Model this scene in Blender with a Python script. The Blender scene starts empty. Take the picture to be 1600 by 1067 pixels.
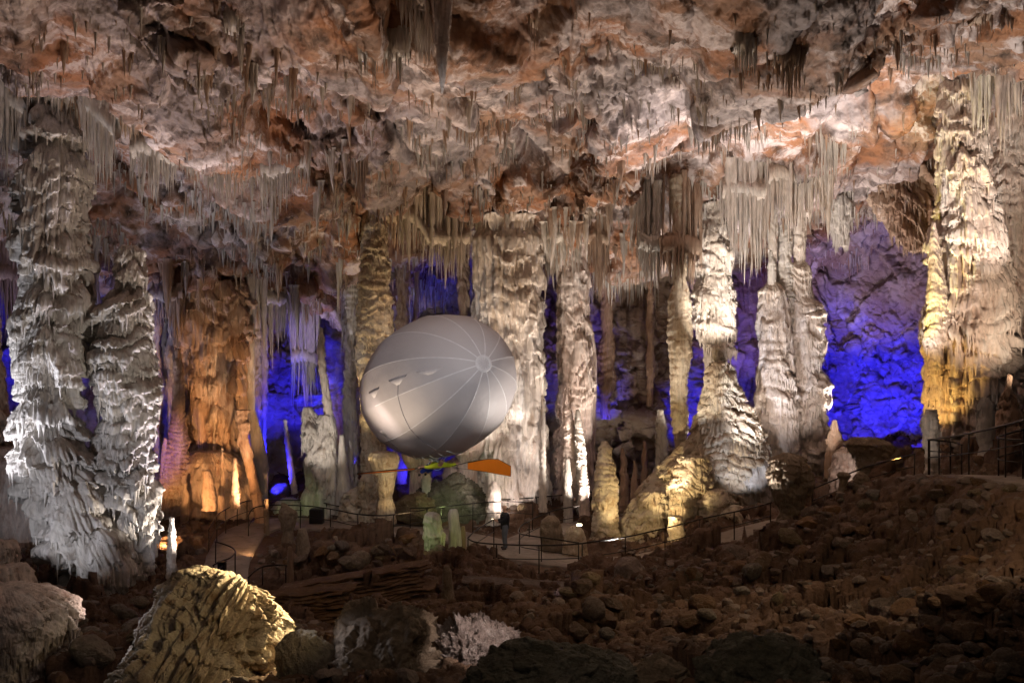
import bpy, bmesh, math, random, time
import numpy as np
from mathutils import Vector, Matrix, Quaternion
from mathutils.bvhtree import BVHTree
T0 = time.time()
rng = np.random.default_rng(7)
random.seed(7)
SC = bpy.context.scene
C = SC.collection
F = 1386.0            # focal length in photograph pixels
CZ = 8.4              # eye height above the walkway

def at(px, py, Y):
    return np.array([(px - 800.0) / F * Y, Y, CZ + (533.5 - py) / F * Y])

# ------------------------------------------------------------------ noise
_p = rng.permutation(256).astype(np.int32)
PERM = np.concatenate([_p, _p, _p])
GR = rng.normal(size=(256, 3)); GR /= np.linalg.norm(GR, axis=1)[:, None]; GR = GR.astype(np.float32)

def perlin(x, y, z):
    x = np.asarray(x, np.float32); y = np.asarray(y, np.float32); z = np.asarray(z, np.float32)
    x, y, z = np.broadcast_arrays(x, y, z)
    xi = np.floor(x).astype(np.int32); yi = np.floor(y).astype(np.int32); zi = np.floor(z).astype(np.int32)
    xf = x - xi; yf = y - yi; zf = z - zi
    u = xf*xf*xf*(xf*(xf*6-15)+10); v = yf*yf*yf*(yf*(yf*6-15)+10); w = zf*zf*zf*(zf*(zf*6-15)+10)
    xi &= 255; yi &= 255; zi &= 255
    out = 0
    for dx in (0, 1):
        a = PERM[xi + dx]
        wx = u if dx else 1-u
        for dy in (0, 1):
            b = PERM[a + yi + dy]
            wy = v if dy else 1-v
            for dz in (0, 1):
                g = GR[PERM[b + zi + dz]]
                wz = w if dz else 1-w
                out = out + wx*wy*wz*(g[..., 0]*(xf-dx) + g[..., 1]*(yf-dy) + g[..., 2]*(zf-dz))
    return out * 1.5

def fbm(x, y, z, f=1.0, o=4, g=0.5, ridge=False):
    s = 0; a = 1.0; t = 0
    for k in range(o):
        n = perlin(x*f + 17.3*k, y*f - 9.1*k, z*f + 4.7*k)
        if ridge: n = 1 - 2*np.abs(n)
        s = s + a*n; t += a; a *= g; f *= 2.03
    return s / t

def _hash(ix, iy, iz):
    return PERM[PERM[PERM[ix & 255] + (iy & 255)] + (iz & 255)]
JT = rng.random((256, 3)).astype(np.float32)
def worley(x, y, z, tilt=0.6):
    """faceted blocks: each cell has its own height and tilt"""
    x = np.asarray(x, np.float32); y = np.asarray(y, np.float32); z = np.asarray(z, np.float32)
    xi = np.floor(x).astype(np.int32); yi = np.floor(y).astype(np.int32); zi = np.floor(z).astype(np.int32)
    best = np.full(x.shape, 9.0, np.float32); second = best.copy(); val = np.zeros_like(best)
    for dx in (-1, 0, 1):
        for dy in (-1, 0, 1):
            for dz in (-1, 0, 1):
                h = _hash(xi+dx, yi+dy, zi+dz)
                j = JT[h]
                vx = x-(xi+dx)-j[..., 0]; vy = y-(yi+dy)-j[..., 1]; vz = z-(zi+dz)-j[..., 2]
                d = vx*vx+vy*vy+vz*vz
                m = d < best
                second = np.where(m, best, np.minimum(second, d))
                g = GR[h]
                val = np.where(m, (h/127.5-1)*0.5 + tilt*(vx*g[..., 0]+vy*g[..., 1]+vz*g[..., 2]), val)
                best = np.where(m, d, best)
    return val, np.sqrt(second)-np.sqrt(best)

def sst(a, b, x):
    t = np.clip((x-a)/(b-a), 0, 1); return t*t*(3-2*t)

# ------------------------------------------------------------------ objects
def mesh_np(name, V, Fq, mat=None, smooth=True, parent=None, Ft=None):
    V = np.asarray(V, np.float32).reshape(-1, 3)
    me = bpy.data.meshes.new(name)
    Fq = np.asarray(Fq, np.int32).reshape(-1, 4) if Fq is not None else np.zeros((0, 4), np.int32)
    Ft = np.asarray(Ft, np.int32).reshape(-1, 3) if Ft is not None else np.zeros((0, 3), np.int32)
    nq, nt = len(Fq), len(Ft)
    me.vertices.add(len(V)); me.vertices.foreach_set('co', V.ravel())
    me.loops.add(nq*4+nt*3); me.loops.foreach_set('vertex_index', np.concatenate([Fq.ravel(), Ft.ravel()]))
    me.polygons.add(nq+nt)
    me.polygons.foreach_set('loop_start', np.concatenate([np.arange(nq)*4, nq*4+np.arange(nt)*3]).astype(np.int32))
    me.update(calc_edges=True)
    me.polygons.foreach_set('use_smooth', np.full(nq+nt, smooth))
    if mat: me.materials.append(mat)
    o = bpy.data.objects.new(name, me); C.objects.link(o)
    if parent: o.parent = parent
    return o

def grid_faces(nr, nc, wrap=False, off=0):
    r = np.arange(nr-1)[:, None]; c = np.arange(nc if wrap else nc-1)[None, :]
    c2 = (c+1) % nc
    a = r*nc+c; b = r*nc+c2; d = (r+1)*nc+c; e = (r+1)*nc+c2
    return (np.stack([a, b, e, d], -1).reshape(-1, 4) + off)

def tag(o, label=None, cat=None, group=None, kind=None):
    if label: o['label'] = label
    if cat: o['category'] = cat
    if group: o['group'] = group
    if kind: o['kind'] = kind
    return o

def empty(name, loc, label, cat, group=None, rz=0):
    o = bpy.data.objects.new(name, None); C.objects.link(o); o.location = loc; o.rotation_euler = (0, 0, rz)
    o.empty_display_size = 0.2
    return tag(o, label, cat, group)

# ------------------------------------------------------------------ materials
def new_mat(name):
    m = bpy.data.materials.new(name); m.use_nodes = True
    nt = m.node_tree; return m, nt, nt.nodes, nt.links, nt.nodes['Principled BSDF']

def rock_mat(name, base, alt, dark, pale, s=0.5, zone=None, streak=False, bump=0.35, rough=0.75, pale_amt=0.5, fine=9.0, spec=0.3, damt=0.55):
    """base/alt blotches, veins of dark, crust of pale; object-space noises only"""
    m, nt, N, L, P = new_mat(name)
    tc = N.new('ShaderNodeTexCoord')
    mp = N.new('ShaderNodeMapping'); L.new(tc.outputs['Object'], mp.inputs['Vector'])
    if streak: mp.inputs['Scale'].default_value = (1.0, 1.0, 0.22)
    def noise(sc, det=8, ro=0.6, dist=0.0, src=None):
        n = N.new('ShaderNodeTexNoise'); n.inputs['Scale'].default_value = sc; n.inputs['Detail'].default_value = det
        n.inputs['Roughness'].default_value = ro; n.inputs['Distortion'].default_value = dist
        L.new((src or mp).outputs[0], n.inputs['Vector']); return n
    def ramp(src, p0, p1):
        r = N.new('ShaderNodeMapRange'); r.inputs['From Min'].default_value = p0; r.inputs['From Max'].default_value = p1
        r.interpolation_type = 'SMOOTHSTEP'
        L.new(src.outputs['Fac'], r.inputs['Value']); return r
    def mix(f, a, b):
        x = N.new('ShaderNodeMix'); x.data_type = 'RGBA'
        L.new(f.outputs[0], x.inputs[0])
        for i, q in ((6, a), (7, b)):
            if isinstance(q, tuple): x.inputs[i].default_value = (*q, 1)
            else: L.new(q.outputs[2], x.inputs[i])
        return x
    c = mix(ramp(noise(s, 6, .62, .6), .40, .60), base, alt)
    if zone: c = mix(ramp(noise(.15, 5, .6, 1.2), .42, .60), c, zone)
    c = mix(ramp(noise(s*2.7, 9, .65, .4), .60-.18*damt, .72), c, dark)
    c = mix(ramp(noise(s*1.6, 9, .68, .8), .66-.30*pale_amt, .78-.30*pale_amt), c, pale)
    hv = N.new('ShaderNodeHueSaturation')
    fn = noise(fine, 4, .6, 0, tc if not streak else mp)
    r = N.new('ShaderNodeMapRange'); r.inputs['From Min'].default_value = .3; r.inputs['From Max'].default_value = .7
    r.inputs['To Min'].default_value = .78; r.inputs['To Max'].default_value = 1.18
    if 'rubble' in name or 'boulder' in name:
        oi = N.new('ShaderNodeObjectInfo'); rr = N.new('ShaderNodeMapRange'); L.new(oi.outputs['Random'], rr.inputs['Value'])
        rr.inputs['To Min'].default_value = .6; rr.inputs['To Max'].default_value = 1.35; L.new(rr.outputs[0], hv.inputs['Saturation'])
        rm = N.new('ShaderNodeMath'); rm.operation = 'MULTIPLY'; rw = N.new('ShaderNodeTexWhiteNoise'); rw.noise_dimensions = '1D'; L.new(oi.outputs['Random'], rw.inputs['W'])
        rz = N.new('ShaderNodeMapRange'); L.new(rw.outputs['Value'], rz.inputs['Value']); rz.inputs['To Min'].default_value = .7; rz.inputs['To Max'].default_value = 1.2
    L.new(fn.outputs['Fac'], r.inputs['Value'])
    if 'rubble' in name or 'boulder' in name: L.new(r.outputs[0], rm.inputs[0]); L.new(rz.outputs[0], rm.inputs[1]); L.new(rm.outputs[0], hv.inputs['Value'])
    else: L.new(r.outputs[0], hv.inputs['Value'])
    L.new(c.outputs[2], hv.inputs['Color'])
    L.new(hv.outputs[0], P.inputs['Base Color'])
    P.inputs['Roughness'].default_value = rough; P.inputs['Specular IOR Level'].default_value = spec
    b0 = N.new('ShaderNodeBump'); b0.inputs['Strength'].default_value = .8 if streak else .5; b0.inputs['Distance'].default_value = .05
    mp2 = N.new('ShaderNodeMapping'); L.new(tc.outputs['Object'], mp2.inputs['Vector']); mp2.inputs['Scale'].default_value = (1, 1, .10 if streak else 1)
    L.new(noise(11 if streak else fine*2.2, 4, .7, .2, mp2).outputs['Fac'], b0.inputs['Height'])
    b = N.new('ShaderNodeBump'); b.inputs['Strength'].default_value = min(1, bump*1.5); b.inputs['Distance'].default_value = 0.12
    L.new(b0.outputs[0], b.inputs['Normal'])
    bn = noise(fine*.55, 9, .72, .3); L.new(bn.outputs['Fac'], b.inputs['Height']); L.new(b.outputs[0], P.inputs['Normal'])
    return m

def plain(name, col, rough=0.5, metal=0.0, **k):
    m, nt, N, L, P = new_mat(name)
    n = N.new('ShaderNodeTexNoise'); n.inputs['Scale'].default_value = k.get('scale', 6); n.inputs['Detail'].default_value = 5
    tc = N.new('ShaderNodeTexCoord'); L.new(tc.outputs['Object'], n.inputs['Vector'])
    x = N.new('ShaderNodeMix'); x.data_type = 'RGBA'; L.new(n.outputs['Fac'], x.inputs[0])
    v = k.get('var', .25)
    x.inputs[6].default_value = (*[c*(1-v) for c in col], 1); x.inputs[7].default_value = (*[min(1, c*(1+v)) for c in col], 1)
    L.new(x.outputs[2], P.inputs['Base Color'])
    P.inputs['Roughness'].default_value = rough; P.inputs['Metallic'].default_value = metal
    if 'emit' in k:
        P.inputs['Emission Color'].default_value = (*k['emit'], 1); P.inputs['Emission Strength'].default_value = k['es']
    return m

M = {}
M['ceil'] = rock_mat('ceiling_rock', (.36, .165, .08), (.36, .22, .145), (.06, .04, .03), (.62, .53, .50), s=.36, zone=(.36, .31, .30), bump=.8, pale_amt=.54, fine=4.5, damt=1.0)
M['wall'] = rock_mat('wall_rock', (.40, .30, .24), (.50, .42, .36), (.18, .11, .08), (.62, .56, .52), s=.3, bump=.6, pale_amt=.5, fine=3.0)
M['ground'] = rock_mat('ground_earth', (.125, .072, .045), (.165, .10, .064), (.07, .045, .03), (.27, .20, .14), s=.6, bump=.7, pale_amt=.25, fine=7)
M['rubble'] = rock_mat('rubble_stone', (.17, .105, .066), (.21, .14, .09), (.09, .06, .04), (.34, .26, .19), s=1.4, bump=.5, pale_amt=.3, fine=9)
M['boulder'] = rock_mat('boulder_stone', (.22, .17, .12), (.26, .22, .15), (.10, .075, .05), (.36, .31, .23), s=1.0, bump=.6, pale_amt=.35, fine=8)
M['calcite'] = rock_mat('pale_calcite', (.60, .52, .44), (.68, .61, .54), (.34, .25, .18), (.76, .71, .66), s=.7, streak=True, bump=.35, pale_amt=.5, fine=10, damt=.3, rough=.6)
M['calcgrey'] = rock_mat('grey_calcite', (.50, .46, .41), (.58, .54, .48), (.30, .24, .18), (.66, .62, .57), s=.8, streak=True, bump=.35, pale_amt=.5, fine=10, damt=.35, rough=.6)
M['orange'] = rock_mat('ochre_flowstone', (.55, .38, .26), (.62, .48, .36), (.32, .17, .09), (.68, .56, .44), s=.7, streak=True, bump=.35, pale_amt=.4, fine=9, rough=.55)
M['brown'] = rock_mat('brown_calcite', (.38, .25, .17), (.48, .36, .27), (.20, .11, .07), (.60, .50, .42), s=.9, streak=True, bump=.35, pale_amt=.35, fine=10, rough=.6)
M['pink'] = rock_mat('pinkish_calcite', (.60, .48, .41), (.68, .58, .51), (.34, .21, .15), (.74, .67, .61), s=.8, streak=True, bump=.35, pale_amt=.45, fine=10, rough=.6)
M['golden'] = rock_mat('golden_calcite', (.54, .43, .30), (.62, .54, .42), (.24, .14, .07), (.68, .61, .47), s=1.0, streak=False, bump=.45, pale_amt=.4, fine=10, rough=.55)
M['mud'] = rock_mat('muddy_calcite', (.24, .18, .125), (.30, .235, .17), (.12, .08, .05), (.40, .33, .26), s=1.0, streak=False, bump=.5, pale_amt=.35, fine=9, rough=.65)
M['mossy'] = rock_mat('mossy_rock', (.13, .12, .085), (.17, .16, .125), (.06, .05, .035), (.26, .25, .20), s=1.6, bump=.7, pale_amt=.35, fine=12)
M['crust'] = rock_mat('crusted_rock', (.34, .27, .24), (.42, .35, .32), (.10, .07, .055), (.56, .49, .46), s=2.4, bump=.8, pale_amt=.45, fine=16, damt=.9)
M['path'] = rock_mat('path_concrete', (.30, .25, .21), (.34, .29, .245), (.20, .16, .13), (.38, .33, .29), s=1.2, bump=.15, pale_amt=.3, fine=14, rough=.8)
M['rail'] = plain('rail_metal', (.035, .028, .024), .45, .6)
M['black'] = plain('black_case', (.012, .012, .012), .5)

# ------------------------------------------------------------------ thin plate interpolation
class TPS:
    def __init__(s, pts, lam=0.02):
        P = np.array(pts, float); s.p = P[:, :2]/10; n = len(P)
        d = np.linalg.norm(s.p[:, None]-s.p[None], axis=2)
        K = s.k(d) + lam*np.eye(n)
        A = np.zeros((n+3, n+3)); A[:n, :n] = K; A[:n, n] = 1; A[:n, n+1:] = s.p; A[n, :n] = 1; A[n+1:, :n] = s.p.T
        s.w = np.linalg.solve(A, np.concatenate([P[:, 2], [0, 0, 0]]))
    @staticmethod
    def k(d): return d*d*np.log(d+1e-6)
    def __call__(s, x, y):
        x = np.asarray(x, float)/10; y = np.asarray(y, float)/10
        out = s.w[-3] + s.w[-2]*x + s.w[-1]*y
        for i in range(len(s.p)):
            out = out + s.w[i]*s.k(np.hypot(x-s.p[i, 0], y-s.p[i, 1]))
        return out

# ------------------------------------------------------------------ bodies of dripstone
def spike(t, f, z=0.0, o=2):
    """long pointed teeth along t (0..1)"""
    a = np.abs(perlin(t*f, z, 3.3))
    b = np.abs(perlin(t*f*2.3+9, z, 7.1))
    return np.clip(1-2.2*a, 0, 1)*0.65 + np.clip(1-2.2*b, 0, 1)*0.35

STY = dict(
    drape=dict(A1=.30, H1=1.7, A2=.16, H2=.55, flute=.05, ff=3.2, lump=.22, warp=1.0, pop=.03),
    pipes=dict(A1=.10, H1=4.5, A2=.05, H2=1.5, flute=.12, ff=2.6, lump=.10, warp=.5, pop=.02),
    plates=dict(A1=.15, H1=1.0, A2=.16, H2=.27, flute=.03, ff=3.0, lump=.24, warp=.9, pop=.09, pit=.3),
    smooth=dict(A1=.05, H1=2.0, A2=.03, H2=.6, flute=.02, ff=2.0, lump=.25, warp=.8, pop=.03),
)
def body_np(zs, cx, cy, rx, ry, sty, seed, dx, scale=1.0, rows=None):
    """zs descending heights with centre and radii; returns verts (nr,nc,3)"""
    zs = np.array(zs, float); o = np.argsort(zs); zs = zs[o]
    cx = np.array(cx, float)[o]; cy = np.array(cy, float)[o]; rx = np.array(rx, float)[o]; ry = np.array(ry, float)[o]
    H = zs[-1]-zs[0]
    nr = int(np.clip(H/dx, 24, 620)); nc = int(np.clip(2*math.pi*rx.max()/dx, 26, 520))
    z = np.linspace(zs[-1], zs[0], nr)
    ix = lambda a: np.interp(z, zs, a)[:, None]
    th = np.linspace(0, 2*math.pi, nc, endpoint=False)[None, :]
    X0, Y0, RX, RY = ix(cx), ix(cy), ix(rx), ix(ry)
    ct, stt = np.cos(th), np.sin(th)
    Z = np.repeat(z[:, None], nc, 1)
    bx, by = RX*ct, RY*stt
    sx = seed*13.7
    S = STY[sty] if isinstance(sty, str) else sty
    s = scale
    R = np.sqrt(RX*RY)
    # lumps
    lump = fbm(bx+sx, by, Z*.8, .55/s, 3)*S['lump']
    # arc coordinate following the average radius (for flutes and teeth)
    Rm = max(.15, float(np.mean(rx)))
    ax, ay = ct*Rm, stt*Rm
    amp = np.clip(R/(.9*s), .25, 1.0)
    wp = fbm(ax+sx, ay+3, Z*.35, .5/s, 3)
    def tiers(Hh, warp, fr, salt):
        h = (Z)/(Hh*s)*-1 + warp*wp*1.8 + .6*perlin(ax*1.2/s+salt, ay*1.2/s, Z*.55/(Hh*s)+sx) + perlin(ax*.9/s+salt, ay*.9/s, sx)*.6 + perlin(ax*.4/Hh+salt, Z*.12/s, ay*.4/Hh)*.8
        k = np.floor(h); f = h-k
        hk = perlin(k*1.37+.5+salt, ax*.35/s, ay*.35/s)     # per tier size
        n1 = np.abs(perlin(ax*fr*2.2/s, ay*fr*2.2/s, k*1.7+sx)); n2 = np.abs(perlin(ax*fr*1.3/s+7, ay*fr*1.3/s, k*2.3+sx))
        t2 = np.maximum(np.clip(1-3.2*n1, 0, 1)*.75, np.clip(1-3.6*n2, 0, 1))
        edge = .46 + t2*(.30+.30*perlin(ax*.8/s, ay*.8/s, k*1.9+5)) + .16*perlin(ax*1.1/s, ay*1.1/s, k*3.1)
        top = np.power(np.clip(f/.30, 0, 1), .55)
        w = .03
        p = top*(1-sst(edge-w, edge+w, f)) + .10*f
        p = p*np.clip(.45+.8*np.clip(hk+.5, 0, 1.2), 0, 1.05)
        hang = sst(.15, .4, f)*(1-sst(edge, edge+.05, f))
        return p, hang
    p1, hg1 = tiers(S['H1'], S['warp'], 2.2 if S['H1'] > 1 else 3, 3.1)
    p2, hg2 = tiers(S['H2'], S['warp']*1.5, 3.6, 11.7)
    mask = sst(-.12, .22, fbm(ax+sx+5, ay, Z*.6, .5/s, 2))
    m1 = sst(-.22, .12, perlin(ax*.5/s+sx, ay*.5/s+31, Z*.30/s))
    fl = perlin(ax*S['ff']/s, ay*S['ff']/s, Z*.10/s+sx)
    fl2 = perlin(ax*S['ff']*2.2/s+5, ay*S['ff']*2.2/s, Z*.16/s+sx)
    fl3 = perlin(ax*S['ff']*1.5/s+15, ay*S['ff']*1.5/s, Z*.22/s+sx)
    flute = (1-np.exp(-np.abs(fl)*9))*.9+(1-np.exp(-np.abs(fl2)*7))*.7+(1-np.exp(-np.abs(fl3)*8))*.7-1.3
    pop = fbm(bx+sx, by+2, Z, 4.5/s, 3)+.8*fbm(bx+sx, by+7, Z, 13/s, 2, .6, True)-.2
    pit = sst(.22, .5, fbm(ax*1.2/s+sx+3, ay*1.2/s, Z*.9/s, .9, 3))*S.get('pit', .22)
    D = amp*s*((.25+.75*m1)*S['A1']*1.25*(p1-.55) + S['A2']*1.35*(p2-.5)*(.32+.68*mask) + S['flute']*1.3*flute*np.maximum((1-m1)*1.25, .3+.7*np.maximum(hg1, hg2)) + S['pop']*pop - pit) + R*lump
    ends = np.clip((z-zs[0])/.3, 0, 1)[:, None]*0+1
    f = 1 + D/np.maximum(R, .05)*ends
    f = np.clip(f, .25, 2.5)
    X = X0 + bx*f; Y = Y0 + by*f
    Zd = Z - amp*s*.10*(hg1*S['A1']/.3+hg2*S['A2']/.16*.5) + .04*s*pop
    return np.stack([X, Y, Zd], -1), nr, nc

def cap_body(V, nr, nc):
    Fq = grid_faces(nr, nc, True)
    Vf = V.reshape(-1, 3)
    top = V[0].mean(0); bot = V[-1].mean(0); top[2] += .02
    Vf = np.concatenate([Vf, [top, bot]]); n = nr*nc
    c = np.arange(nc); c2 = (c+1) % nc
    Ft = np.concatenate([np.stack([np.full(nc, n), c2, c], 1), np.stack([np.full(nc, n+1), (nr-1)*nc+c, (nr-1)*nc+c2], 1)])
    return Vf, Fq, Ft

def column(name, label, cat, prof, Y, sty, mat, seed=1, dep=.85, group=None, scale=1.0, q=1.0, extra=0.0, kind=None, roof=0.0):
    """prof rows (py, xl, xr) measured on the silhouette at distance Y"""
    prof = sorted(prof)
    k = Y/F
    zs = [CZ+(533.5-p[0])*k for p in prof]
    cx = [((p[1]+p[2])/2-800)*k for p in prof]; rx = [max(.02, (p[2]-p[1])/2*k) for p in prof]
    rr = np.array(rx); ry = (rr*dep).tolist(); ry = [max(a, .02) for a in ry]
    cy = [Y]*len(zs)
    if extra:   # sink the foot into the ground
        zs.append(zs[-1]-extra); cx.append(cx[-1]); rx.append(rx[-1]*1.05); ry.append(ry[-1]*1.05); cy.append(Y)
    if roof:
        zr = roof_at(cx[0], Y); c0 = cx[0]; r0 = rx[0]; r1 = ry[0]
        if zr > zs[0]+.3:
            for a_, b_ in ((.6, 1.1), (1, roof)):
                zs.insert(0, zs[-1]*0+ (zs[0]*(1-a_)+(zr+.3)*a_)); cx.insert(0, c0); rx.insert(0, r0*b_); ry.insert(0, r1*b_); cy.insert(0, Y)
        else: zs[0] = max(zs[0], zr+.3)
    V, nr, nc = body_np(zs, cx, cy, rx, ry, sty, seed, q*Y/887, scale)
    base = np.array([cx[-1], Y, min(zs)])
    Vf, Fq, Ft = cap_body(V, nr, nc)
    if sty != 'smooth':      # real drips hang from every ledge
        rr_ = np.hypot(V[..., 0]-np.interp(V[..., 2], zs[::-1], cx[::-1]) if False else V[..., 0]-V[..., 0].mean(1, keepdims=True), V[..., 1]-Y)
        st = 3
        dr = rr_[:-st]-rr_[st:]
        S_ = STY[sty] if isinstance(sty, str) else sty
        front = V[:-st, :, 1] < Y+.2
        cand = np.argwhere((dr > .055*scale) & front)
        r_ = np.random.default_rng(seed)
        n = min(len(cand)//3, 900)
        if n > 5:
            c_ = cand[r_.choice(len(cand), n, replace=False)]
            p_ = V[c_[:, 0], c_[:, 1]].copy(); cen = np.stack([V[c_[:, 0], :, 0].mean(1), np.full(n, Y)], 1)
            d_ = p_[:, :2]-cen; ln = np.linalg.norm(d_, axis=1)[:, None]+1e-6
            p_[:, :2] -= d_/ln*(.03+.05*r_.random((n, 1)))*scale; p_[:, 2] += .03
            L_ = (.08+.42*r_.random(n)**2)*scale*min(1.3, S_['A1']/.2); R_ = .018+.075*L_*(.7+.5*r_.random(n))
            V3, F3 = cones_np(p_, L_, R_, 5, 6, seed, .02)
            Fq = np.concatenate([Fq, F3+len(Vf)]); Vf = np.concatenate([Vf, V3])
    o = mesh_np(name, Vf-base, Fq, M[mat], True, None, Ft)
    o.location = base
    return tag(o, label, cat, group, kind or 'thing')

# cones (stalactites pointing down / stalagmites pointing up)
def cones_np(roots, lens, rads, segs=7, rings=7, seed=0, bend=.04, up=False, flare=1.25, knob=.12):
    roots = np.asarray(roots, float); n = len(roots); lens = np.asarray(lens, float); rads = np.asarray(rads, float)
    r_ = np.random.default_rng(seed+100)
    t = np.linspace(0, 1, rings)
    prof = (1-t)**.75*.9+.1*(1-t); prof[0] *= flare; prof[-1] = .03
    ph = r_.random((n, 1, 1))*6.28
    th = (np.arange(segs)/segs*6.283)[None, None, :]+ph
    rr = rads[:, None, None]*prof[None, :, None]*(1+knob*r_.normal(size=(n, rings, 1)))*(1+.16*r_.normal(size=(n, 1, segs)))
    b = r_.normal(size=(n, 2))*bend
    X = roots[:, 0][:, None, None]+rr*np.cos(th)+(b[:, :1]*lens[:, None]*t[None]**2)[:, :, None]
    Yy = roots[:, 1][:, None, None]+rr*np.sin(th)+(b[:, 1:]*lens[:, None]*t[None]**2)[:, :, None]
    Zz = roots[:, 2][:, None, None]+(1 if up else -1)*lens[:, None, None]*t[None, :, None]+0*th
    V = np.stack([X, Yy, Zz], -1).reshape(-1, 3)
    base = grid_faces(rings, segs, True)
    if not up: base = base[:, ::-1]
    Fq = (base[None]+(np.arange(n)*rings*segs)[:, None, None]).reshape(-1, 4)
    return V, Fq
# ------------------------------------------------------------------ the cave: ceiling, far wall, ground
ceil_ctl = [at(*p) for p in [
    (-300, -900, 9), (800, -1100, 8), (1900, -1000, 9), (-300, -300, 16), (400, -300, 16), (800, -330, 15), (1300, -300, 16), (1900, -300, 17),
    (0, 0, 21), (400, 10, 21), (800, 0, 21), (1200, 10, 22), (1600, 0, 23), (-400, 0, 24), (2000, 0, 24),
    (-300, 130, 31), (0, 140, 30), (250, 160, 29), (500, 170, 28), (800, 125, 29), (1200, 130, 30), (1450, 110, 32), (1650, 95, 33), (1950, 60, 33),
    (-300, 300, 39), (60, 320, 39), (230, 300, 37), (500, 300, 37), (800, 262, 39), (1000, 275, 40), (1150, 285, 39), (1300, 245, 37), (1450, 235, 39), (1650, 215, 42),
    (-300, 420, 46), (100, 440, 47), (300, 455, 46), (560, 455, 48), (800, 400, 48), (1000, 420, 47), (1200, 370, 48), (1400, 360, 50), (1650, 350, 50), (2000, 330, 50)]]
ceilf = TPS(ceil_ctl, .05)

NA = 1300
a = np.linspace(-.78, .78, NA)
Yb = np.interp(a*F+800, [-300, 0, 300, 450, 620, 800, 1000, 1150, 1300, 1460, 1700, 2000], [47, 48, 47, 51, 52, 51, 49, 52, 53, 49, 46, 44])
NC, NW = 760, 400
v = np.linspace(0, 1, NC)
# spacing of rows even in the picture: interpolate Y over v
Yv = np.interp(v, [0, .04, .10, .35, .60, .82, 1], [3, 9, 14, 22, 30, 40, 48.0])
Yg = Yv[:, None]*(Yb[None, :]-2)/48.0
Xg = a[None, :]*Yg
Zg = ceilf(Xg, Yg)
Zb = Zg[-1]
s = np.linspace(0, 1, NW+1)[1:][:, None]
ang = np.clip(s*5, 0, 1)*math.pi/2
Yw = Yb[None, :]-2+3.0*np.sin(ang)+1.2*np.sin(s*3)*0
drop = .6*(1-np.cos(ang))+np.clip(s-.2, 0, 1)/.8*(Zb[None, :]+1.4)
Zw = Zb[None, :]-drop
Xw = a[None, :]*(Yb[None, :]-2)*(1+.0*s)+a[None, :]*(Yw-(Yb[None, :]-2))
G = np.concatenate([np.stack([Xg, Yg, Zg], -1), np.stack([Xw, Yw, Zw], -1)])
def normals(G):
    du = np.gradient(G, axis=1); dv = np.gradient(G, axis=0)
    n = np.cross(dv, du); n /= np.linalg.norm(n, axis=-1, keepdims=True)+1e-9
    return n
N0 = normals(G)
if N0[200, 600, 2] > 0: N0 = -N0          # towards the cave
for k in range(3): N0[1:-1] = (N0[:-2]+N0[1:-1]+N0[2:])/3
x, y, z = G[..., 0], G[..., 1], G[..., 2]
wf = np.concatenate([np.zeros(NC), np.ones(NW)])[:, None]
wf = sst(0, 1, np.linspace(-1, 1, len(G))[:, None]*0+np.interp(np.arange(len(G)), [NC-80, NC+40], [0, 1])[:, None])
ys = np.interp(np.arange(len(G)), [0, NC-60, NC+60, len(G)], [.42, .55, 1, 1])[:, None]   # blocks run deep, away from the eye
def YS(y): return 48-(48-y)*ys
wx = x+1.0*fbm(x, YS(y), z, .35, 3); wy = YS(y)+1.0*fbm(YS(y), z, x, .35, 3)
big = fbm(wx, wy, z, .13, 3)
w1, e1 = worley(wx*.34, wy*.34, z*.34, 1.5)
disp = (2.3*big + .95*w1*sst(0, .12, e1) + .5*fbm(wx, wy, z, .8, 3, .5, True)*.5)*(1-.25*wf)
run = (1-2*np.abs(perlin(x*1.5, y*.8, z*.16)))*.28+(1-2*np.abs(perlin(x*3.6, y, z*.25)))*.12
diag = fbm((x+z*.8)*.9, y, (z-x*.8)*.16, .7, 5, .55, True)*1.0
rightw = sst(14, 19, x)*sst(34, 30, x)
disp = disp+wf*(run*(1-rightw)+diag*rightw)
G1 = G + N0*disp[..., None]
N1 = normals(G1); N1 = np.where((np.sum(N1*N0, -1) < 0)[..., None], -N1, N1)
for k in range(2): N1[1:-1] = (N1[:-2]+N1[1:-1]+N1[2:])/3; N1[:, 1:-1] = (N1[:, :-2]+N1[:, 1:-1]+N1[:, 2:])/3
x, y, z = G1[..., 0], YS(G1[..., 1]), G1[..., 2]
bm = sst(-.12, .38, fbm(x+40, y, z, .20, 2))
w2, e2 = worley(x*1.0+4, y*1.0, z*1.3, 1.4)
w3, e3 = worley(x*2.7+4, y*2.7, z*3.2, 1.3)
d2 = (.07+.50*bm)*w2*np.maximum(sst(0, .1, e2), wf) + (.03+.20*bm)*w3 + .22*fbm(x, y, z*1.3, 1.9, 6, .62, True)*(.6+.5*bm) + .12*fbm(x*.6, y, z*2.2, 1.2, 4, .55) + .05*fbm(x, y, z, 7.0, 3, .6, True)
d2 *= (1-.35*wf)
disp = disp+d2
edge_fade = 1
G2 = G1 + N1*d2[..., None]; x, y, z = G2[..., 0], G2[..., 1], G2[..., 2]
Fc = grid_faces(NC, NA); Fw = grid_faces(NW+1, NA)
ceiling = tag(mesh_np('ceiling', G2[:NC], Fc, M['ceil']), kind='structure')
ceiling['label'] = 'broken brown and pale rock ceiling of the cave'
wallo = tag(mesh_np('cave_wall', G2[NC-1:], Fw, M['wall']), kind='structure')
wallo['label'] = 'far rock wall of the cave'
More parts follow.
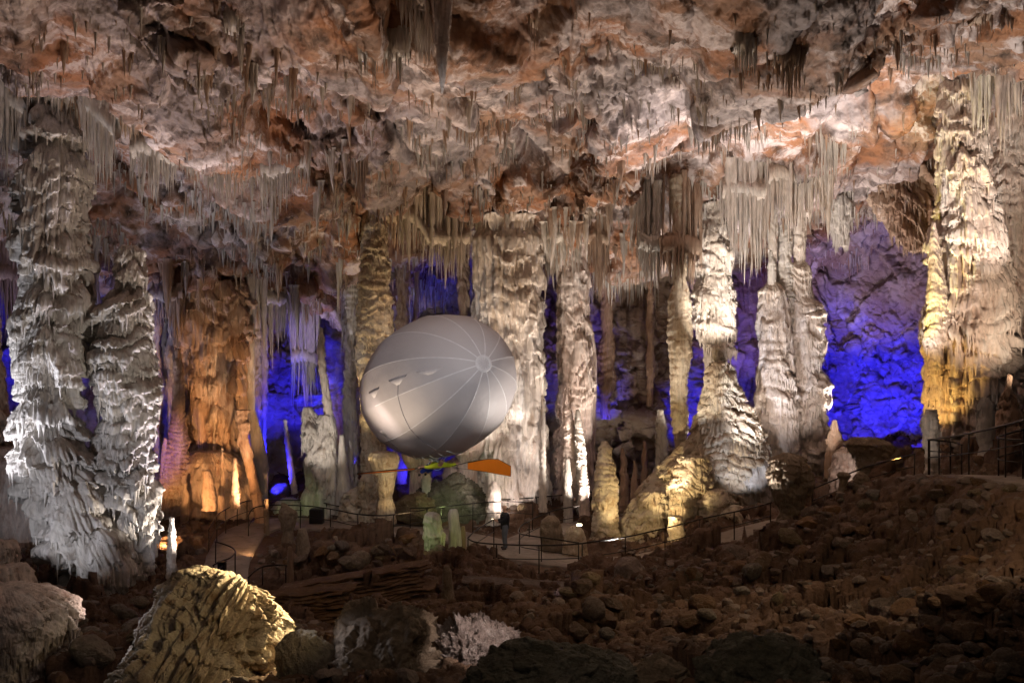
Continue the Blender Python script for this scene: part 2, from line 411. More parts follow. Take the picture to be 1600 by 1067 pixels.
# ray target for hanging things
sub = G2[::3, ::4]; nr_, nc_ = sub.shape[:2]
shell_bvh = BVHTree.FromPolygons(sub.reshape(-1, 3).tolist(), grid_faces(nr_, nc_).tolist())
CAM = Vector((0, 0, CZ))
def on_shell(px, py):
    d = Vector(at(px, py, 1.0)) - CAM; d.normalize()
    h = shell_bvh.ray_cast(CAM, d, 90)
    return h[0]
def roof_at(X, Y):
    h = shell_bvh.ray_cast(Vector((X, Y, 3)), Vector((0, 0, 1)), 40)
    return h[0].z if h[0] else 14.0
print('shell', round(time.time()-T0, 1))

# ground ---------------------------------------------------------------
gctl = [at(*p) for p in [
    (345, 905, 31.3), (365, 862, 35.5), (420, 806, 42.7), (520, 818, 41), (620, 824, 40), (700, 832, 39.1), (790, 858, 35.9), (850, 870, 34.6), (930, 884, 33.2),
    (1010, 872, 33.5), (1100, 850, 34), (1200, 818, 34.5), (860, 822, 40.3), (980, 812, 41.5), (900, 800, 43),
    (100, 800, 44), (250, 830, 40), (420, 780, 46), (600, 785, 46), (800, 785, 46), (1000, 790, 44), (1150, 770, 42), (0, 760, 46),
    (1250, 745, 42), (1400, 730, 42), (1500, 700, 40), (1650, 660, 40),
    (170, 930, 29.5), (60, 930, 26), (260, 930, 28.5), (330, 960, 25), (200, 1010, 21), (60, 1040, 19), (300, 1067, 14), (-200, 1000, 22),
    (480, 900, 30), (620, 900, 29), (700, 965, 24), (560, 960, 23), (820, 960, 22), (900, 950, 22), (900, 1000, 16), (700, 1067, 12.5), (850, 1067, 12), (500, 1067, 13),
    (1000, 905, 30), (1000, 960, 21), (1000, 1067, 12), (1100, 880, 29), (1150, 960, 19.5), (1250, 1067, 12), (1200, 830, 30), (1200, 880, 26), (1300, 800, 31), (1300, 860, 25), (1300, 940, 19),
    (1400, 745, 31), (1400, 820, 25), (1400, 900, 20), (1450, 740, 28), (1540, 745, 23.5), (1600, 760, 20), (1500, 820, 21), (1500, 900, 17.5), (1600, 880, 16.5), (1500, 1000, 13), (1600, 1067, 10), (1700, 900, 14), (1900, 800, 16), (2000, 700, 30),
    (800, 1500, 6), (0, 1500, 6), (1600, 1400, 7), (2100, 1200, 9), (-500, 1300, 10), (-300, 850, 36)]]
groundf = TPS(gctl, .02)
# the walkway centre lines, base positions (px, py on the walking surface, Y, half width)
W_MAIN = [(352, 912, 30.6, .75), (352, 885, 32.5, .8), (362, 860, 35.6, .9), (378, 832, 38.8, 1.0), (420, 815, 41.2, 1.1), (480, 816, 41.2, 1.1), (550, 822, 40.3, 1.1), (620, 826, 39.8, 1.0), (690, 833, 39, .95),
          (745, 843, 37.6, .95), (790, 858, 35.9, 1.0), (850, 871, 34.5, .95), (930, 881, 33.5, .85), (1010, 873, 33.5, .75), (1100, 850, 34, .75), (1200, 820, 34.6, .75), (1270, 796, 33.8, .7), (1340, 770, 32.6, .7), (1410, 748, 30.2, .7), (1470, 742, 27, .7), (1540, 742, 24, .7), (1600, 750, 21.5, .7), (1700, 765, 19, .7)]
W_SIDE = [(790, 858, 35.9, .9), (830, 840, 38, .9), (870, 826, 39.8, .85), (930, 816, 41, .8), (1000, 810, 42, .75)]
W_LEFT = [(352, 912, 30.6, .7), (335, 935, 28.5, .65), (300, 965, 26, .6), (270, 990, 24.2, .6), (215, 1010, 22.4, .6), (150, 1030, 21, .6), (60, 1050, 19.6, .6)]
def wpts(W):
    P = np.array([list(at(p[0], p[1], p[2]))+[p[3]] for p in W])
    d = np.r_[0, np.cumsum(np.linalg.norm(np.diff(P[:, :2], axis=0), axis=1))]
    n = int(d[-1]/.25)
    t = np.linspace(0, d[-1], n)
    Q = np.stack([np.interp(t, d, P[:, i]) for i in range(4)], 1)
    for _ in range(14): Q[1:-1] = (Q[:-2]+2*Q[1:-1]+Q[2:])/4
    return Q
WS = [wpts(W) for W in (W_MAIN, W_SIDE, W_LEFT)]

def ground_z(x, y, detail=True):
    z = groundf(x, y)
    best = np.full(x.shape, 99.0); hz = np.zeros_like(z)
    for Q in WS:
        for q in Q[::2]:
            d = np.hypot(x-q[0], y-q[1])-q[3]
            m = d < best; best = np.where(m, d, best); hz = np.where(m, q[2], hz)
    k = sst(1.3, .25, best)
    if detail:
        w1, _ = worley(x*.42, y*.42, z*.42, 1.0); w2, _ = worley(x*1.3, y*1.3, z*1.3, 1.0)
        near = np.clip(y/22, .35, 1)
        d = (.55*w1 + .30*w2 + .8*fbm(x, y, z*0, .16, 3)*near + .12*fbm(x, y, z, 2.2, 4, .5, True))*near
        d = d+ .10*fbm(x, y, z, 6, 3)
        d = d*(1-k*.985)
    else: d = 0
    return z*(1-k)+(hz-.10)*k + d
NR, NG = 560, 900
vg = np.linspace(0, 1, NR)
Yr = np.interp(vg, [0, .12, .35, .62, .85, 1], [4, 10, 16, 26, 40, 52.0])
ag = np.linspace(-.80, .80, NG)
gx = ag[None, :]*Yr[:, None]; gy = np.repeat(Yr[:, None], NG, 1)
gz = ground_z(gx, gy)
GG = np.stack([gx, gy, gz], -1)
Ng = normals(GG); Ng = np.where(Ng[..., 2:] < 0, -Ng, Ng)
bd = np.full(gx.shape, 99.0)
for Q in WS:
    for q in Q[::2]: bd = np.minimum(bd, np.hypot(gx-q[0], gy-q[1])-q[3])
gd = (.10*worley(gx*2.4, gy*2.4, gz*2.4, 1.2)[0]+.10*fbm(gx, gy, gz, 3.0, 4, .6, True)+.03*fbm(gx, gy, gz, 11, 2, .6, True))*sst(.1, 1.0, bd)*np.clip(gy/24, .45, 1.2)
GG = GG+Ng*gd[..., None]
ground = tag(mesh_np('ground', GG, grid_faces(NR, NG), M['ground']), kind='structure')
gb = GG[::2, ::2]
ground_bvh = BVHTree.FromPolygons(gb.reshape(-1, 3).tolist(), grid_faces(gb.shape[0], gb.shape[1]).tolist())
def gz_at(X, Y):
    h = ground_bvh.ray_cast(Vector((X, Y, 14)), Vector((0, 0, -1)), 40)
    return h[0].z if h[0] else 0.0
def on_ground(px, py):
    d = Vector(at(px, py, 1.0)) - CAM; d.normalize()
    h = ground_bvh.ray_cast(CAM, d, 90)
    return h[0]
# the walkway slab: top, kerb sides
for i, Q in enumerate(WS):
    t = np.gradient(Q[:, :2], axis=0); t /= np.linalg.norm(t, axis=1)[:, None]; nrm = np.stack([-t[:, 1], t[:, 0]], 1)
    wv = Q[:, 3]*(1+.05*perlin(np.arange(len(Q))*.2, i, 0))
    rows = []
    top = .0+.006*i
    for sgn, dz in ((-1, -.5), (-1.0, top-.02), (-.985, top), (-.5, top+.008), (0, top+.012), (.5, top+.008), (.985, top), (1.0, top-.02), (1, -.5)):
        rows.append(np.stack([Q[:, 0]+nrm[:, 0]*wv*sgn, Q[:, 1]+nrm[:, 1]*wv*sgn, Q[:, 2]+dz+.012*perlin(Q[:, 0]*2, Q[:, 1]*2, sgn)], 1))
    tag(mesh_np('path', np.stack(rows), grid_faces(9, len(Q)), M['path']), kind='structure')
print('ground', round(time.time()-T0, 1))
def ico(sub):
    bm = bmesh.new(); bmesh.ops.create_icosphere(bm, subdivisions=sub, radius=1)
    bm.verts.ensure_lookup_table()
    V = np.array([v.co[:] for v in bm.verts]); Fa = np.array([[v.index for v in f.verts] for f in bm.faces]); bm.free(); return V, Fa
# ------------------------------------------------------------------ great columns and stalagmites
column('dripstone_column', 'huge pale column at the far left reaching up to the curtains, tiered with dripping ledges', 'column',
       [(196, 60, 120), (212, 46, 134), (300, 43, 133), (345, 36, 131), (400, 34, 129), (450, 38, 128), (500, 26, 127), (560, 28, 122), (610, 30, 118), (660, 28, 120), (720, 34, 148), (790, 52, 170), (840, 74, 196), (880, 100, 215), (930, 115, 210)],
       30, dict(A1=.36, H1=1.6, A2=.24, H2=.62, flute=.12, ff=2.6, lump=.20, warp=.7, pop=.04, pit=.35), 'calcgrey', 3, roof=1.5, extra=.8)
column('stalagmite', 'tall knobbly grey-white stalagmite with narrow cap, right of the far left column', 'stalagmite',
       [(384, 190, 212), (392, 182, 224), (430, 180, 230), (450, 184, 222), (462, 176, 232), (470, 158, 234), (500, 146, 234), (560, 142, 236), (600, 148, 244), (650, 165, 240), (700, 150, 226), (760, 150, 244), (800, 175, 250), (850, 190, 238), (925, 170, 230)],
       30.6, dict(A1=.36, H1=1.2, A2=.28, H2=.42, flute=.06, ff=3.0, lump=.28, warp=1.1, pop=.08, pit=.45), 'calcgrey', 9, extra=.8, scale=.9)
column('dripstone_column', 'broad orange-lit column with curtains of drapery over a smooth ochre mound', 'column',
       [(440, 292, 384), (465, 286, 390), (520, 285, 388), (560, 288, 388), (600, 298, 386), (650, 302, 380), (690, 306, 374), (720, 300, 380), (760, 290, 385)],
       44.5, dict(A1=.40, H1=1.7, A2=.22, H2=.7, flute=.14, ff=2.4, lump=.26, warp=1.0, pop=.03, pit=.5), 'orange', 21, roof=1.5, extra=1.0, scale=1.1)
column('flowstone_mound', 'smooth rounded ochre flowstone mound under the orange column beside the path', 'flowstone',
       [(705, 300, 350), (720, 275, 378), (750, 258, 392), (790, 248, 398), (830, 244, 400), (850, 246, 398)],
       43.0, dict(A1=.16, H1=1.6, A2=.08, H2=.6, flute=.03, ff=2, lump=.34, warp=1, pop=.05, pit=.25), 'orange', 25, extra=.8, dep=.7)
column('stalagmite', 'slim ringed ochre stalagmite standing left of the orange column', 'stalagmite',
       [(545, 276, 282), (570, 272, 286), (620, 271, 288), (650, 268, 288), (690, 264, 294), (715, 256, 292), (736, 252, 292)], 42.0, 'plates', 'orange', 27, extra=1.2, scale=.8)
column('stalagmite', 'short conical ochre stalagmite at the left foot of the slim ringed one', 'stalagmite',
       [(684, 256, 260), (710, 252, 264), (745, 250, 268)], 41.8, 'plates', 'orange', 28, extra=.8, scale=.7)
column('stalagmite', 'thin orange-lit stalagmite on the right flank of the ochre mound', 'stalagmite',
       [(715, 364, 369), (740, 362, 372), (772, 360, 374)], 38.4, 'plates', 'orange', 31, extra=.6, scale=.6)
column('stalagmite', 'stubby stalagmite on the crest of the ochre mound', 'stalagmite',
       [(735, 316, 330), (755, 318, 334), (775, 316, 338)], 38.6, 'plates', 'orange', 33, extra=.6, scale=.7)
column('stalagmite', 'pale ochre stalagmite between the orange mound and the blue alcove', 'stalagmite',
       [(640, 366, 388), (690, 372, 390), (730, 384, 398), (790, 396, 412), (830, 400, 416)], 41.0, 'drape', 'brown', 35, extra=.5, scale=.6)
column('dripstone_column', 'long smooth leaning drip column at the left edge of the blue alcove', 'column',
       [(640, 386, 398), (690, 392, 412), (730, 396, 420), (752, 402, 418)], 44.5, 'smooth', 'calcgrey', 36, roof=1.5, extra=1.2)
column('stalagmite', 'clustered grey stalagmite group with two lumpy heads, in front of the blue alcove', 'stalagmite',
       [(636, 474, 488), (650, 471, 496), (668, 472, 520), (700, 478, 526), (740, 482, 524), (770, 484, 528), (800, 480, 545)], 43.6, 'drape', 'calcgrey', 38, extra=.8, scale=.8)
column('stalagmite', 'second lumpy head of the grey group, carrying the thin white spire', 'stalagmite',
       [(648, 496, 522), (665, 494, 526), (700, 492, 526), (760, 494, 530)], 43.0, 'drape', 'calcgrey', 39, extra=2.0, scale=.8)
column('stalagmite', 'very thin crooked white spire rising in front of the blue alcove', 'stalagmite',
       [(512, 500, 503), (530, 497, 508), (570, 497, 509), (610, 502, 515), (655, 508, 522)], 43.0, 'plates', 'calcite', 41, extra=.8, scale=.55)
column('stalagmite', 'low smooth grey stalagmite right of the clustered grey group', 'stalagmite',
       [(680, 531, 537), (710, 528, 542), (750, 526, 546), (775, 524, 550)], 42.6, 'smooth', 'calcgrey', 43, extra=1.0, scale=.8)
column('stalagmite', 'slender twisted stalagmite deep in the blue alcove', 'stalagmite',
       [(655, 443, 448), (690, 445, 453), (730, 450, 459), (770, 455, 466)], 46.6, 'plates', 'calcgrey', 44, extra=1.4, scale=.6)
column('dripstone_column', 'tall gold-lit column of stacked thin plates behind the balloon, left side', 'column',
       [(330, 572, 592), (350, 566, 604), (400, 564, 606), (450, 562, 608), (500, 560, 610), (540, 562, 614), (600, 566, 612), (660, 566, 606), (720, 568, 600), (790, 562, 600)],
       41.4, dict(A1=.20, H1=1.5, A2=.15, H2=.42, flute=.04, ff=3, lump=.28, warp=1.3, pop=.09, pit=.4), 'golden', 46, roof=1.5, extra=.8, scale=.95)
column('stalagmite', 'cup-shaped gold-lit stalagmite with flaring lip and hanging flutes below the balloon', 'stalagmite',
       [(706, 580, 618), (714, 577, 622), (730, 583, 620), (750, 588, 617), (775, 593, 612), (790, 588, 616)], 39.9, 'pipes', 'golden', 48, extra=.8, scale=.45)
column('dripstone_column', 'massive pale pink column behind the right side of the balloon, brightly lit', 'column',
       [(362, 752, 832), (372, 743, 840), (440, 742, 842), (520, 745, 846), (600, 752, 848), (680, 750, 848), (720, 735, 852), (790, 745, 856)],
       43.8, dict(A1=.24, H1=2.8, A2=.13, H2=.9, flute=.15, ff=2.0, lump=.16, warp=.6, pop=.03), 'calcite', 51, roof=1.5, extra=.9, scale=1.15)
for i, (x0, x1, y0, y1, lab) in enumerate([(622, 690, 655, 735, 'rounded pale pink flowstone boss under the balloon, leftmost of the bosses'),
        (700, 760, 640, 722, 'round pale flowstone boss left of the pink column'), (752, 800, 668, 720, 'knobbly pale boss right above the orange wing'),
        (790, 852, 680, 760, 'large smooth pink boss right of the orange wing'), (690, 745, 715, 775, 'low pink flowstone boss behind the orange wing')]):
    xm, r = (x0+x1)/2, (x1-x0)/2; h = y1-y0
    column('flowstone_boss', lab, 'flowstone', [(y0, xm-r*.35, xm+r*.35), (y0+h*.12, xm-r*.75, xm+r*.75), (y0+h*.45, xm-r, xm+r), (y0+h*.8, xm-r*.8, xm+r*.8), (y1, xm-r*.5, xm+r*.5)],
           42.5+.3*i, 'smooth', 'pink', 55+i, extra=1.2, scale=.8)
column('stalagmite', 'thread-thin brilliant white twisted stalagmite against the pink column', 'stalagmite',
       [(618, 846, 849), (650, 845, 852), (720, 844, 853), (760, 843, 853), (786, 842, 855)], 41.0, dict(A1=.12, H1=.5, A2=.14, H2=.22, flute=.01, ff=3, lump=.5, warp=2, pop=.14), 'calcite', 61, extra=.4, scale=.55)
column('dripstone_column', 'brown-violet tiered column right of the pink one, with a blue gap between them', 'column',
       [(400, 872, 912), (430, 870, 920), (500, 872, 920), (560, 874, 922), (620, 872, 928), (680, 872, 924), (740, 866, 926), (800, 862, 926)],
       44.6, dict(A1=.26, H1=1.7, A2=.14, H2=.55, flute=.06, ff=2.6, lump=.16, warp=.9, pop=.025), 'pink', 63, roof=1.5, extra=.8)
for i, (pr, Y, lab) in enumerate([
        ([(612, 882, 886), (640, 880, 892), (680, 880, 900), (760, 880, 905)], 42.4, 'pointed stalagmite in front of the brown-violet column'),
        ([(640, 900, 905), (660, 897, 910), (720, 900, 916), (770, 902, 918)], 42.0, 'knobbly stalagmite right of the pointed one at the brown-violet column'),
        ([(716, 884, 890), (740, 882, 893), (790, 881, 895)], 41.2, 'small pinkish stump at the foot of the brown-violet column, left one'),
        ([(726, 908, 915), (750, 906, 919), (790, 904, 921)], 41.0, 'small pink-white stump at the foot of the brown-violet column, right one'),
        ([(520, 922, 928), (560, 922, 932), (620, 924, 932), (690, 922, 930)], 45.2, 'thin ribbed pipe beside the brown-violet column, at the edge of the blue hole')]):
    column('stalagmite', lab, 'stalagmite', pr, Y, 'plates' if i != 4 else 'pipes', 'calcgrey' if i in (1, 2) else 'pink', 66+i, extra=1.0, scale=.6)
column('stalagmite', 'golden stalagmite of stacked ragged plates beside the railing, centre right', 'stalagmite',
       [(690, 940, 948), (700, 936, 955), (740, 930, 962), (780, 926, 964), (800, 928, 963), (840, 924, 968), (865, 924, 972)], 37.0,
       dict(A1=.16, H1=1.0, A2=.16, H2=.28, flute=.02, ff=3, lump=.22, warp=.9, pop=.08), 'golden', 72, extra=.6, scale=.85)
column('dripstone_column', 'slender column with ringed neck and long fluted shaft, left of the dazzling white column', 'column',
       [(440, 1052, 1072), (470, 1045, 1080), (520, 1044, 1080), (535, 1042, 1080), (550, 1046, 1080), (600, 1048, 1073), (640, 1049, 1074), (670, 1051, 1075), (690, 1054, 1070), (712, 1058, 1066), (740, 1058, 1068)],
       39.8, dict(A1=.08, H1=1.5, A2=.13, H2=.5, flute=.07, ff=3.6, lump=.12, warp=.6, pop=.03), 'golden', 75, roof=1.5, extra=1.2, scale=.7)
column('stalagmite', 'dim ringed stalagmite standing in the shadow left of the slender fluted column', 'stalagmite',
       [(640, 1028, 1036), (670, 1024, 1042), (720, 1024, 1044), (760, 1020, 1048)], 42.4, 'plates', 'calcgrey', 77, extra=.8, scale=.7)
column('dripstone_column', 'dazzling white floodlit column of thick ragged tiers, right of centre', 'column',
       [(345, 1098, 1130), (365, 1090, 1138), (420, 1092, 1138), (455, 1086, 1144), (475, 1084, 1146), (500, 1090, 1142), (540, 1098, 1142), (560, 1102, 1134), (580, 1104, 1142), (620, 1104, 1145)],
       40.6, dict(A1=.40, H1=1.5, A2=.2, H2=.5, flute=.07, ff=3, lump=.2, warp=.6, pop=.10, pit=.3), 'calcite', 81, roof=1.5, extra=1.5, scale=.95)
column('flowstone_cascade', 'leaning golden and white flowstone cascade sweeping down to the railing below the white column', 'flowstone',
       [(566, 1110, 1138), (580, 1104, 1144), (605, 1102, 1150), (640, 1094, 1166), (675, 1080, 1186), (705, 1056, 1196), (735, 1024, 1200), (765, 1004, 1194), (795, 1012, 1180)],
       38.4, dict(A1=.42, H1=1.0, A2=.26, H2=.36, flute=.05, ff=3, lump=.2, warp=1.0, pop=.09, pit=.4), 'golden', 84, extra=.5, scale=.95, dep=.5)
column('flowstone_cascade', 'low golden flowstone foot spreading beside the golden stalagmite behind the railing', 'flowstone',
       [(768, 1004, 1036), (784, 990, 1044), (808, 974, 1042), (838, 966, 1040), (865, 960, 1060)], 37.3, dict(A1=.36, H1=1.0, A2=.22, H2=.34, flute=.05, ff=3, lump=.3, warp=1.3, pop=.10, pit=.5), 'golden', 86, extra=.5, scale=.8, dep=.55)
column('flowstone_cascade', 'wedge of ribbed golden flowstone hanging under the cascade behind the railing', 'flowstone',
       [(712, 1062, 1108), (740, 1052, 1112), (780, 1050, 1100), (810, 1052, 1085), (830, 1056, 1072)], 36.9, dict(A1=.36, H1=.9, A2=.24, H2=.3, flute=.06, ff=3, lump=.3, warp=1.6, pop=.09, pit=.5), 'golden', 88, extra=.2, scale=.8, dep=.5)
column('stalagmite', 'squat golden layered stalagmite right behind the railing, under the cascade', 'stalagmite',
       [(765, 1104, 1134), (780, 1092, 1142), (810, 1096, 1136), (850, 1100, 1130)], 36.6, 'plates', 'golden', 90, extra=.4, scale=.8)
column('stalagmite', 'squat ochre boss left of the railing end, under the grey cascade foot', 'stalagmite',
       [(790, 1130, 1160), (800, 1122, 1172), (830, 1120, 1176), (850, 1124, 1170)], 36.4, 'drape', 'golden', 91, extra=.4, scale=.8)
column('stalagmite', 'yellow-green lit square stump seen through the railing posts', 'stalagmite',
       [(806, 1046, 1064), (812, 1044, 1066), (850, 1044, 1072), (872, 1042, 1078)], 35.6, 'plates', 'golden', 92, extra=.4, scale=.6)
column('flowstone_cascade', 'grey-white flowstone skirt with hanging flutes between cascade and double column', 'flowstone',
       [(720, 1166, 1196), (735, 1150, 1208), (760, 1140, 1212), (785, 1150, 1208)], 37.8, 'drape', 'calcgrey', 94, extra=.4, scale=.7, dep=.5)
column('dripstone_column', 'left half of the pale double column, under the large drapery, with fluted aprons', 'column',
       [(438, 1202, 1212), (455, 1188, 1226), (520, 1187, 1234), (560, 1186, 1236), (590, 1183, 1240), (620, 1182, 1244), (680, 1190, 1246), (760, 1194, 1250)], 40.0,
       dict(A1=.24, H1=1.9, A2=.14, H2=.5, flute=.06, ff=3, lump=.18, warp=1.0, pop=.05), 'calcite', 96, roof=1.5, extra=.8, scale=.95)
column('dripstone_column', 'right half of the pale double column, knobbly and stepped, against the blue wall', 'column',
       [(408, 1240, 1258), (420, 1228, 1266), (465, 1230, 1270), (475, 1230, 1282), (540, 1236, 1284), (575, 1240, 1282), (600, 1236, 1294), (640, 1238, 1290), (700, 1236, 1296), (735, 1232, 1286), (770, 1226, 1280)], 40.6,
       dict(A1=.30, H1=1.4, A2=.20, H2=.45, flute=.05, ff=3, lump=.22, warp=1.1, pop=.06), 'calcite', 99, roof=1.5, extra=.8, scale=.95)
column('stalagmite', 'slim grey spire on the shoulder of the pale double column, taller of the two spires', 'stalagmite',
       [(355, 1218, 1232), (362, 1216, 1236), (400, 1216, 1236), (440, 1214, 1238), (470, 1212, 1242)], 40.4, 'plates', 'calcgrey', 101, extra=.8, scale=.7)
column('stalagmite', 'slim pale spire on the left shoulder of the double column, shorter of the two spires', 'stalagmite',
       [(392, 1203, 1207), (410, 1200, 1211), (440, 1199, 1213), (456, 1198, 1215)], 39.9, 'plates', 'calcgrey', 103, extra=.5, scale=.55)
column('dripstone_column', 'enormous right-hand column hung with tiers of drapery above the railing', 'column',
       [(128, 1476, 1530), (150, 1474, 1536), (220, 1474, 1530), (290, 1474, 1540), (350, 1470, 1556), (400, 1466, 1566), (460, 1460, 1576), (500, 1446, 1576), (520, 1442, 1574), (560, 1452, 1576), (620, 1458, 1570), (680, 1466, 1574), (720, 1466, 1580)], 33.0,
       dict(A1=.42, H1=2.1, A2=.2, H2=.6, flute=.16, ff=2.2, lump=.24, warp=.9, pop=.04, pit=.6), 'pink', 107, roof=1.5, extra=.8, dep=.8)
column('hanging_flowstone', 'hanging brown layered flowstone mass above the blue wall, left of the enormous right column', 'flowstone',
       [(170, 1346, 1462), (230, 1340, 1466), (270, 1346, 1468), (310, 1372, 1466), (350, 1396, 1462), (392, 1424, 1460)], 41.0, dict(A1=.4, H1=1.3, A2=.22, H2=.45, flute=.12, ff=2.4, lump=.35, warp=1.2, pop=.08, pit=.5), 'brown', 301, roof=1.2, dep=.6)
column('hanging_flowstone', 'smaller grey hanging flowstone lobe under the high grey curtain, against the violet wall', 'flowstone',
       [(230, 1282, 1342), (290, 1286, 1336), (340, 1296, 1330), (385, 1308, 1322)], 41.5, dict(A1=.3, H1=1.1, A2=.2, H2=.4, flute=.12, ff=2.4, lump=.4, warp=1.2, pop=.08, pit=.4), 'calcgrey', 303, roof=1.3, dep=.7)
column('dripstone_column', 'brown column at the right edge partly cut by the frame, behind the enormous one', 'column',
       [(230, 1556, 1620), (300, 1552, 1625), (400, 1560, 1630), (520, 1570, 1640), (620, 1566, 1640), (720, 1560, 1650)], 36.0,
       dict(A1=.3, H1=1.3, A2=.18, H2=.45, flute=.05, ff=2.8, lump=.25, warp=1.2, pop=.05), 'pink', 109, roof=1.5, extra=1, dep=.8)
column('dripstone_column', 'thin yellow-lit lichen-coloured spire on the left edge of the enormous right-hand column', 'column',
       [(348, 1457, 1461), (370, 1453, 1466), (420, 1452, 1474), (480, 1450, 1480), (530, 1444, 1478), (560, 1452, 1474)], 32.3, dict(A1=.2, H1=.9, A2=.16, H2=.4, flute=.03, ff=3, lump=.4, warp=1.4, pop=.12, pit=.3), 'pink', 111, extra=.4, scale=.7)
column('stalagmite', 'white floodlit stalagmite of rippled plates beside the railing corner at right', 'stalagmite',
       [(640, 1447, 1462), (655, 1442, 1466), (690, 1442, 1467), (715, 1446, 1468)], 29.5, 'plates', 'calcite', 113, extra=.8, scale=.6)
column('stalagmite', 'grey rounded stalagmite with a shadowed side behind the right railing', 'stalagmite',
       [(622, 1534, 1545), (632, 1529, 1552), (665, 1527, 1553), (700, 1530, 1556)], 27.5, 'drape', 'calcgrey', 115, extra=.8, scale=.5)
column('stalagmite', 'brown cone stalagmite at the right edge behind the railing', 'stalagmite',
       [(585, 1574, 1578), (610, 1570, 1582), (630, 1562, 1590), (680, 1556, 1605)], 28.5, 'drape', 'brown', 117, extra=.8, scale=.6)
column('stalagmite', 'wide dark mushroom-shaped stalagmite of thin layers in front of the double column', 'stalagmite',
       [(708, 1222, 1240), (716, 1208, 1262), (735, 1202, 1270), (755, 1200, 1268), (775, 1210, 1262), (800, 1218, 1250), (830, 1212, 1252)], 31.0, 'plates', 'mud', 119, extra=.8, scale=.9)
column('stalagmite', 'small dark mushroom stalagmite silhouetted before the glowing pink boulder', 'stalagmite',
       [(738, 1310, 1322), (742, 1307, 1330), (749, 1311, 1326), (760, 1310, 1322), (790, 1302, 1330)], 29.5, 'smooth', 'mud', 121, extra=.6, scale=.5)
column('stalagmite', 'dark stubby stalagmite right of the small mushroom stalagmite', 'stalagmite',
       [(740, 1340, 1352), (748, 1334, 1358), (770, 1333, 1360), (795, 1328, 1366)], 29.3, 'plates', 'mud', 122, extra=.6, scale=.6)
column('stalagmite', 'dim ochre stalagmite with a thin tip left of the glowing pink boulder', 'stalagmite',
       [(656, 1302, 1306), (668, 1298, 1310), (682, 1293, 1316), (720, 1290, 1316), (745, 1288, 1316)], 37.0, 'drape', 'orange', 123, extra=.6, scale=.6)
column('rock_mound', 'glowing pinkish boulder lit from within its hollow, beside the double column', 'rock', 
       [(699, 1316, 1342), (706, 1306, 1356), (730, 1301, 1372), (765, 1298, 1380)], 36.0, dict(A1=.05, H1=1, A2=.05, H2=.4, flute=.02, ff=3, lump=.2, warp=1, pop=.12), 'pink', 124, extra=.5)
column('rock_mound', 'dark brown arching rock mound above and right of the glowing boulder', 'rock',
       [(684, 1330, 1372), (692, 1318, 1392), (715, 1340, 1402), (760, 1345, 1415)], 34.5, 'plates', 'mud', 126, extra=.6, dep=.6)
column('stalagmite', 'green-lit stout stalagmite below the balloon, broad shoulders and narrow foot', 'stalagmite',
       [(800, 668, 680), (804, 663, 687), (825, 662, 690), (838, 660, 694), (850, 663, 692), (868, 668, 686)], 32.6, 'drape', 'calcgrey', 131, extra=.5, scale=.55)
column('stalagmite', 'slim yellow-green stalagmite right of the stout green-lit one', 'stalagmite',
       [(796, 703, 714), (803, 700, 716), (830, 702, 720), (852, 701, 722)], 33.4, 'smooth', 'calcgrey', 133, extra=.5, scale=.6)
column('stalagmite', 'dim stump hidden at the right side of the slim yellow-green stalagmite', 'stalagmite',
       [(822, 721, 726), (835, 720, 728), (855, 719, 729)], 33.6, 'smooth', 'brown', 134, extra=.5, scale=.6)
column('stalagmite', 'plain brown pillar-like stalagmite standing alone in the dark foreground centre', 'stalagmite',
       [(884, 694, 702), (892, 691, 706), (920, 690, 708), (960, 688, 712)], 24.5, 'smooth', 'mud', 136, extra=.5, scale=.6)
column('stalagmite', 'tiny pale banded stalagmite in the dark foreground right of centre', 'stalagmite',
       [(920, 893, 901), (926, 890, 904), (945, 890, 905), (960, 888, 906)], 22.5, 'plates', 'calcite', 138, extra=.5, scale=.35)
column('stalagmite', 'bulky dark mushroom-topped stalagmite inside the loop of the path', 'stalagmite',
       [(786, 440, 446), (800, 437, 464), (812, 438, 463), (830, 442, 458), (856, 438, 462)], 36.0, 'plates', 'mud', 140, extra=.5, scale=.7)
column('stalagmite', 'rounded dark stalagmite right of the mushroom-topped one inside the path loop', 'stalagmite',
       [(826, 466, 478), (835, 464, 482), (860, 462, 486), (882, 460, 490)], 33.4, 'smooth', 'mud', 141, extra=.6, scale=.7)
column('stalagmite', 'thin brown bottle-shaped stalagmite near the lower path railing', 'stalagmite',
       [(854, 450, 456), (870, 449, 458), (905, 447, 459)], 29.6, 'smooth', 'brown', 142, extra=.6, scale=.5)
column('stalagmite', 'slim dim stalagmite rising beside the inner railing post at left', 'stalagmite',
       [(780, 414, 419), (800, 413, 420), (830, 412, 421)], 38.8, 'smooth', 'mud', 143, extra=.6, scale=.5)
column('stalagmite', 'lone white spiky stalagmite on the dark floor right of the far left column', 'stalagmite',
       [(808, 265, 271), (830, 263, 274), (860, 262, 275), (895, 260, 277)], 30.5, 'plates', 'calcite', 145, extra=.5, scale=.5)
column('stalagmite', 'slender dark stalagmite left of the layered slabs, by the path', 'stalagmite',
       [(838, 521, 527), (860, 520, 531), (895, 516, 536)], 32.0, 'smooth', 'mud', 146, extra=.6, scale=.5)
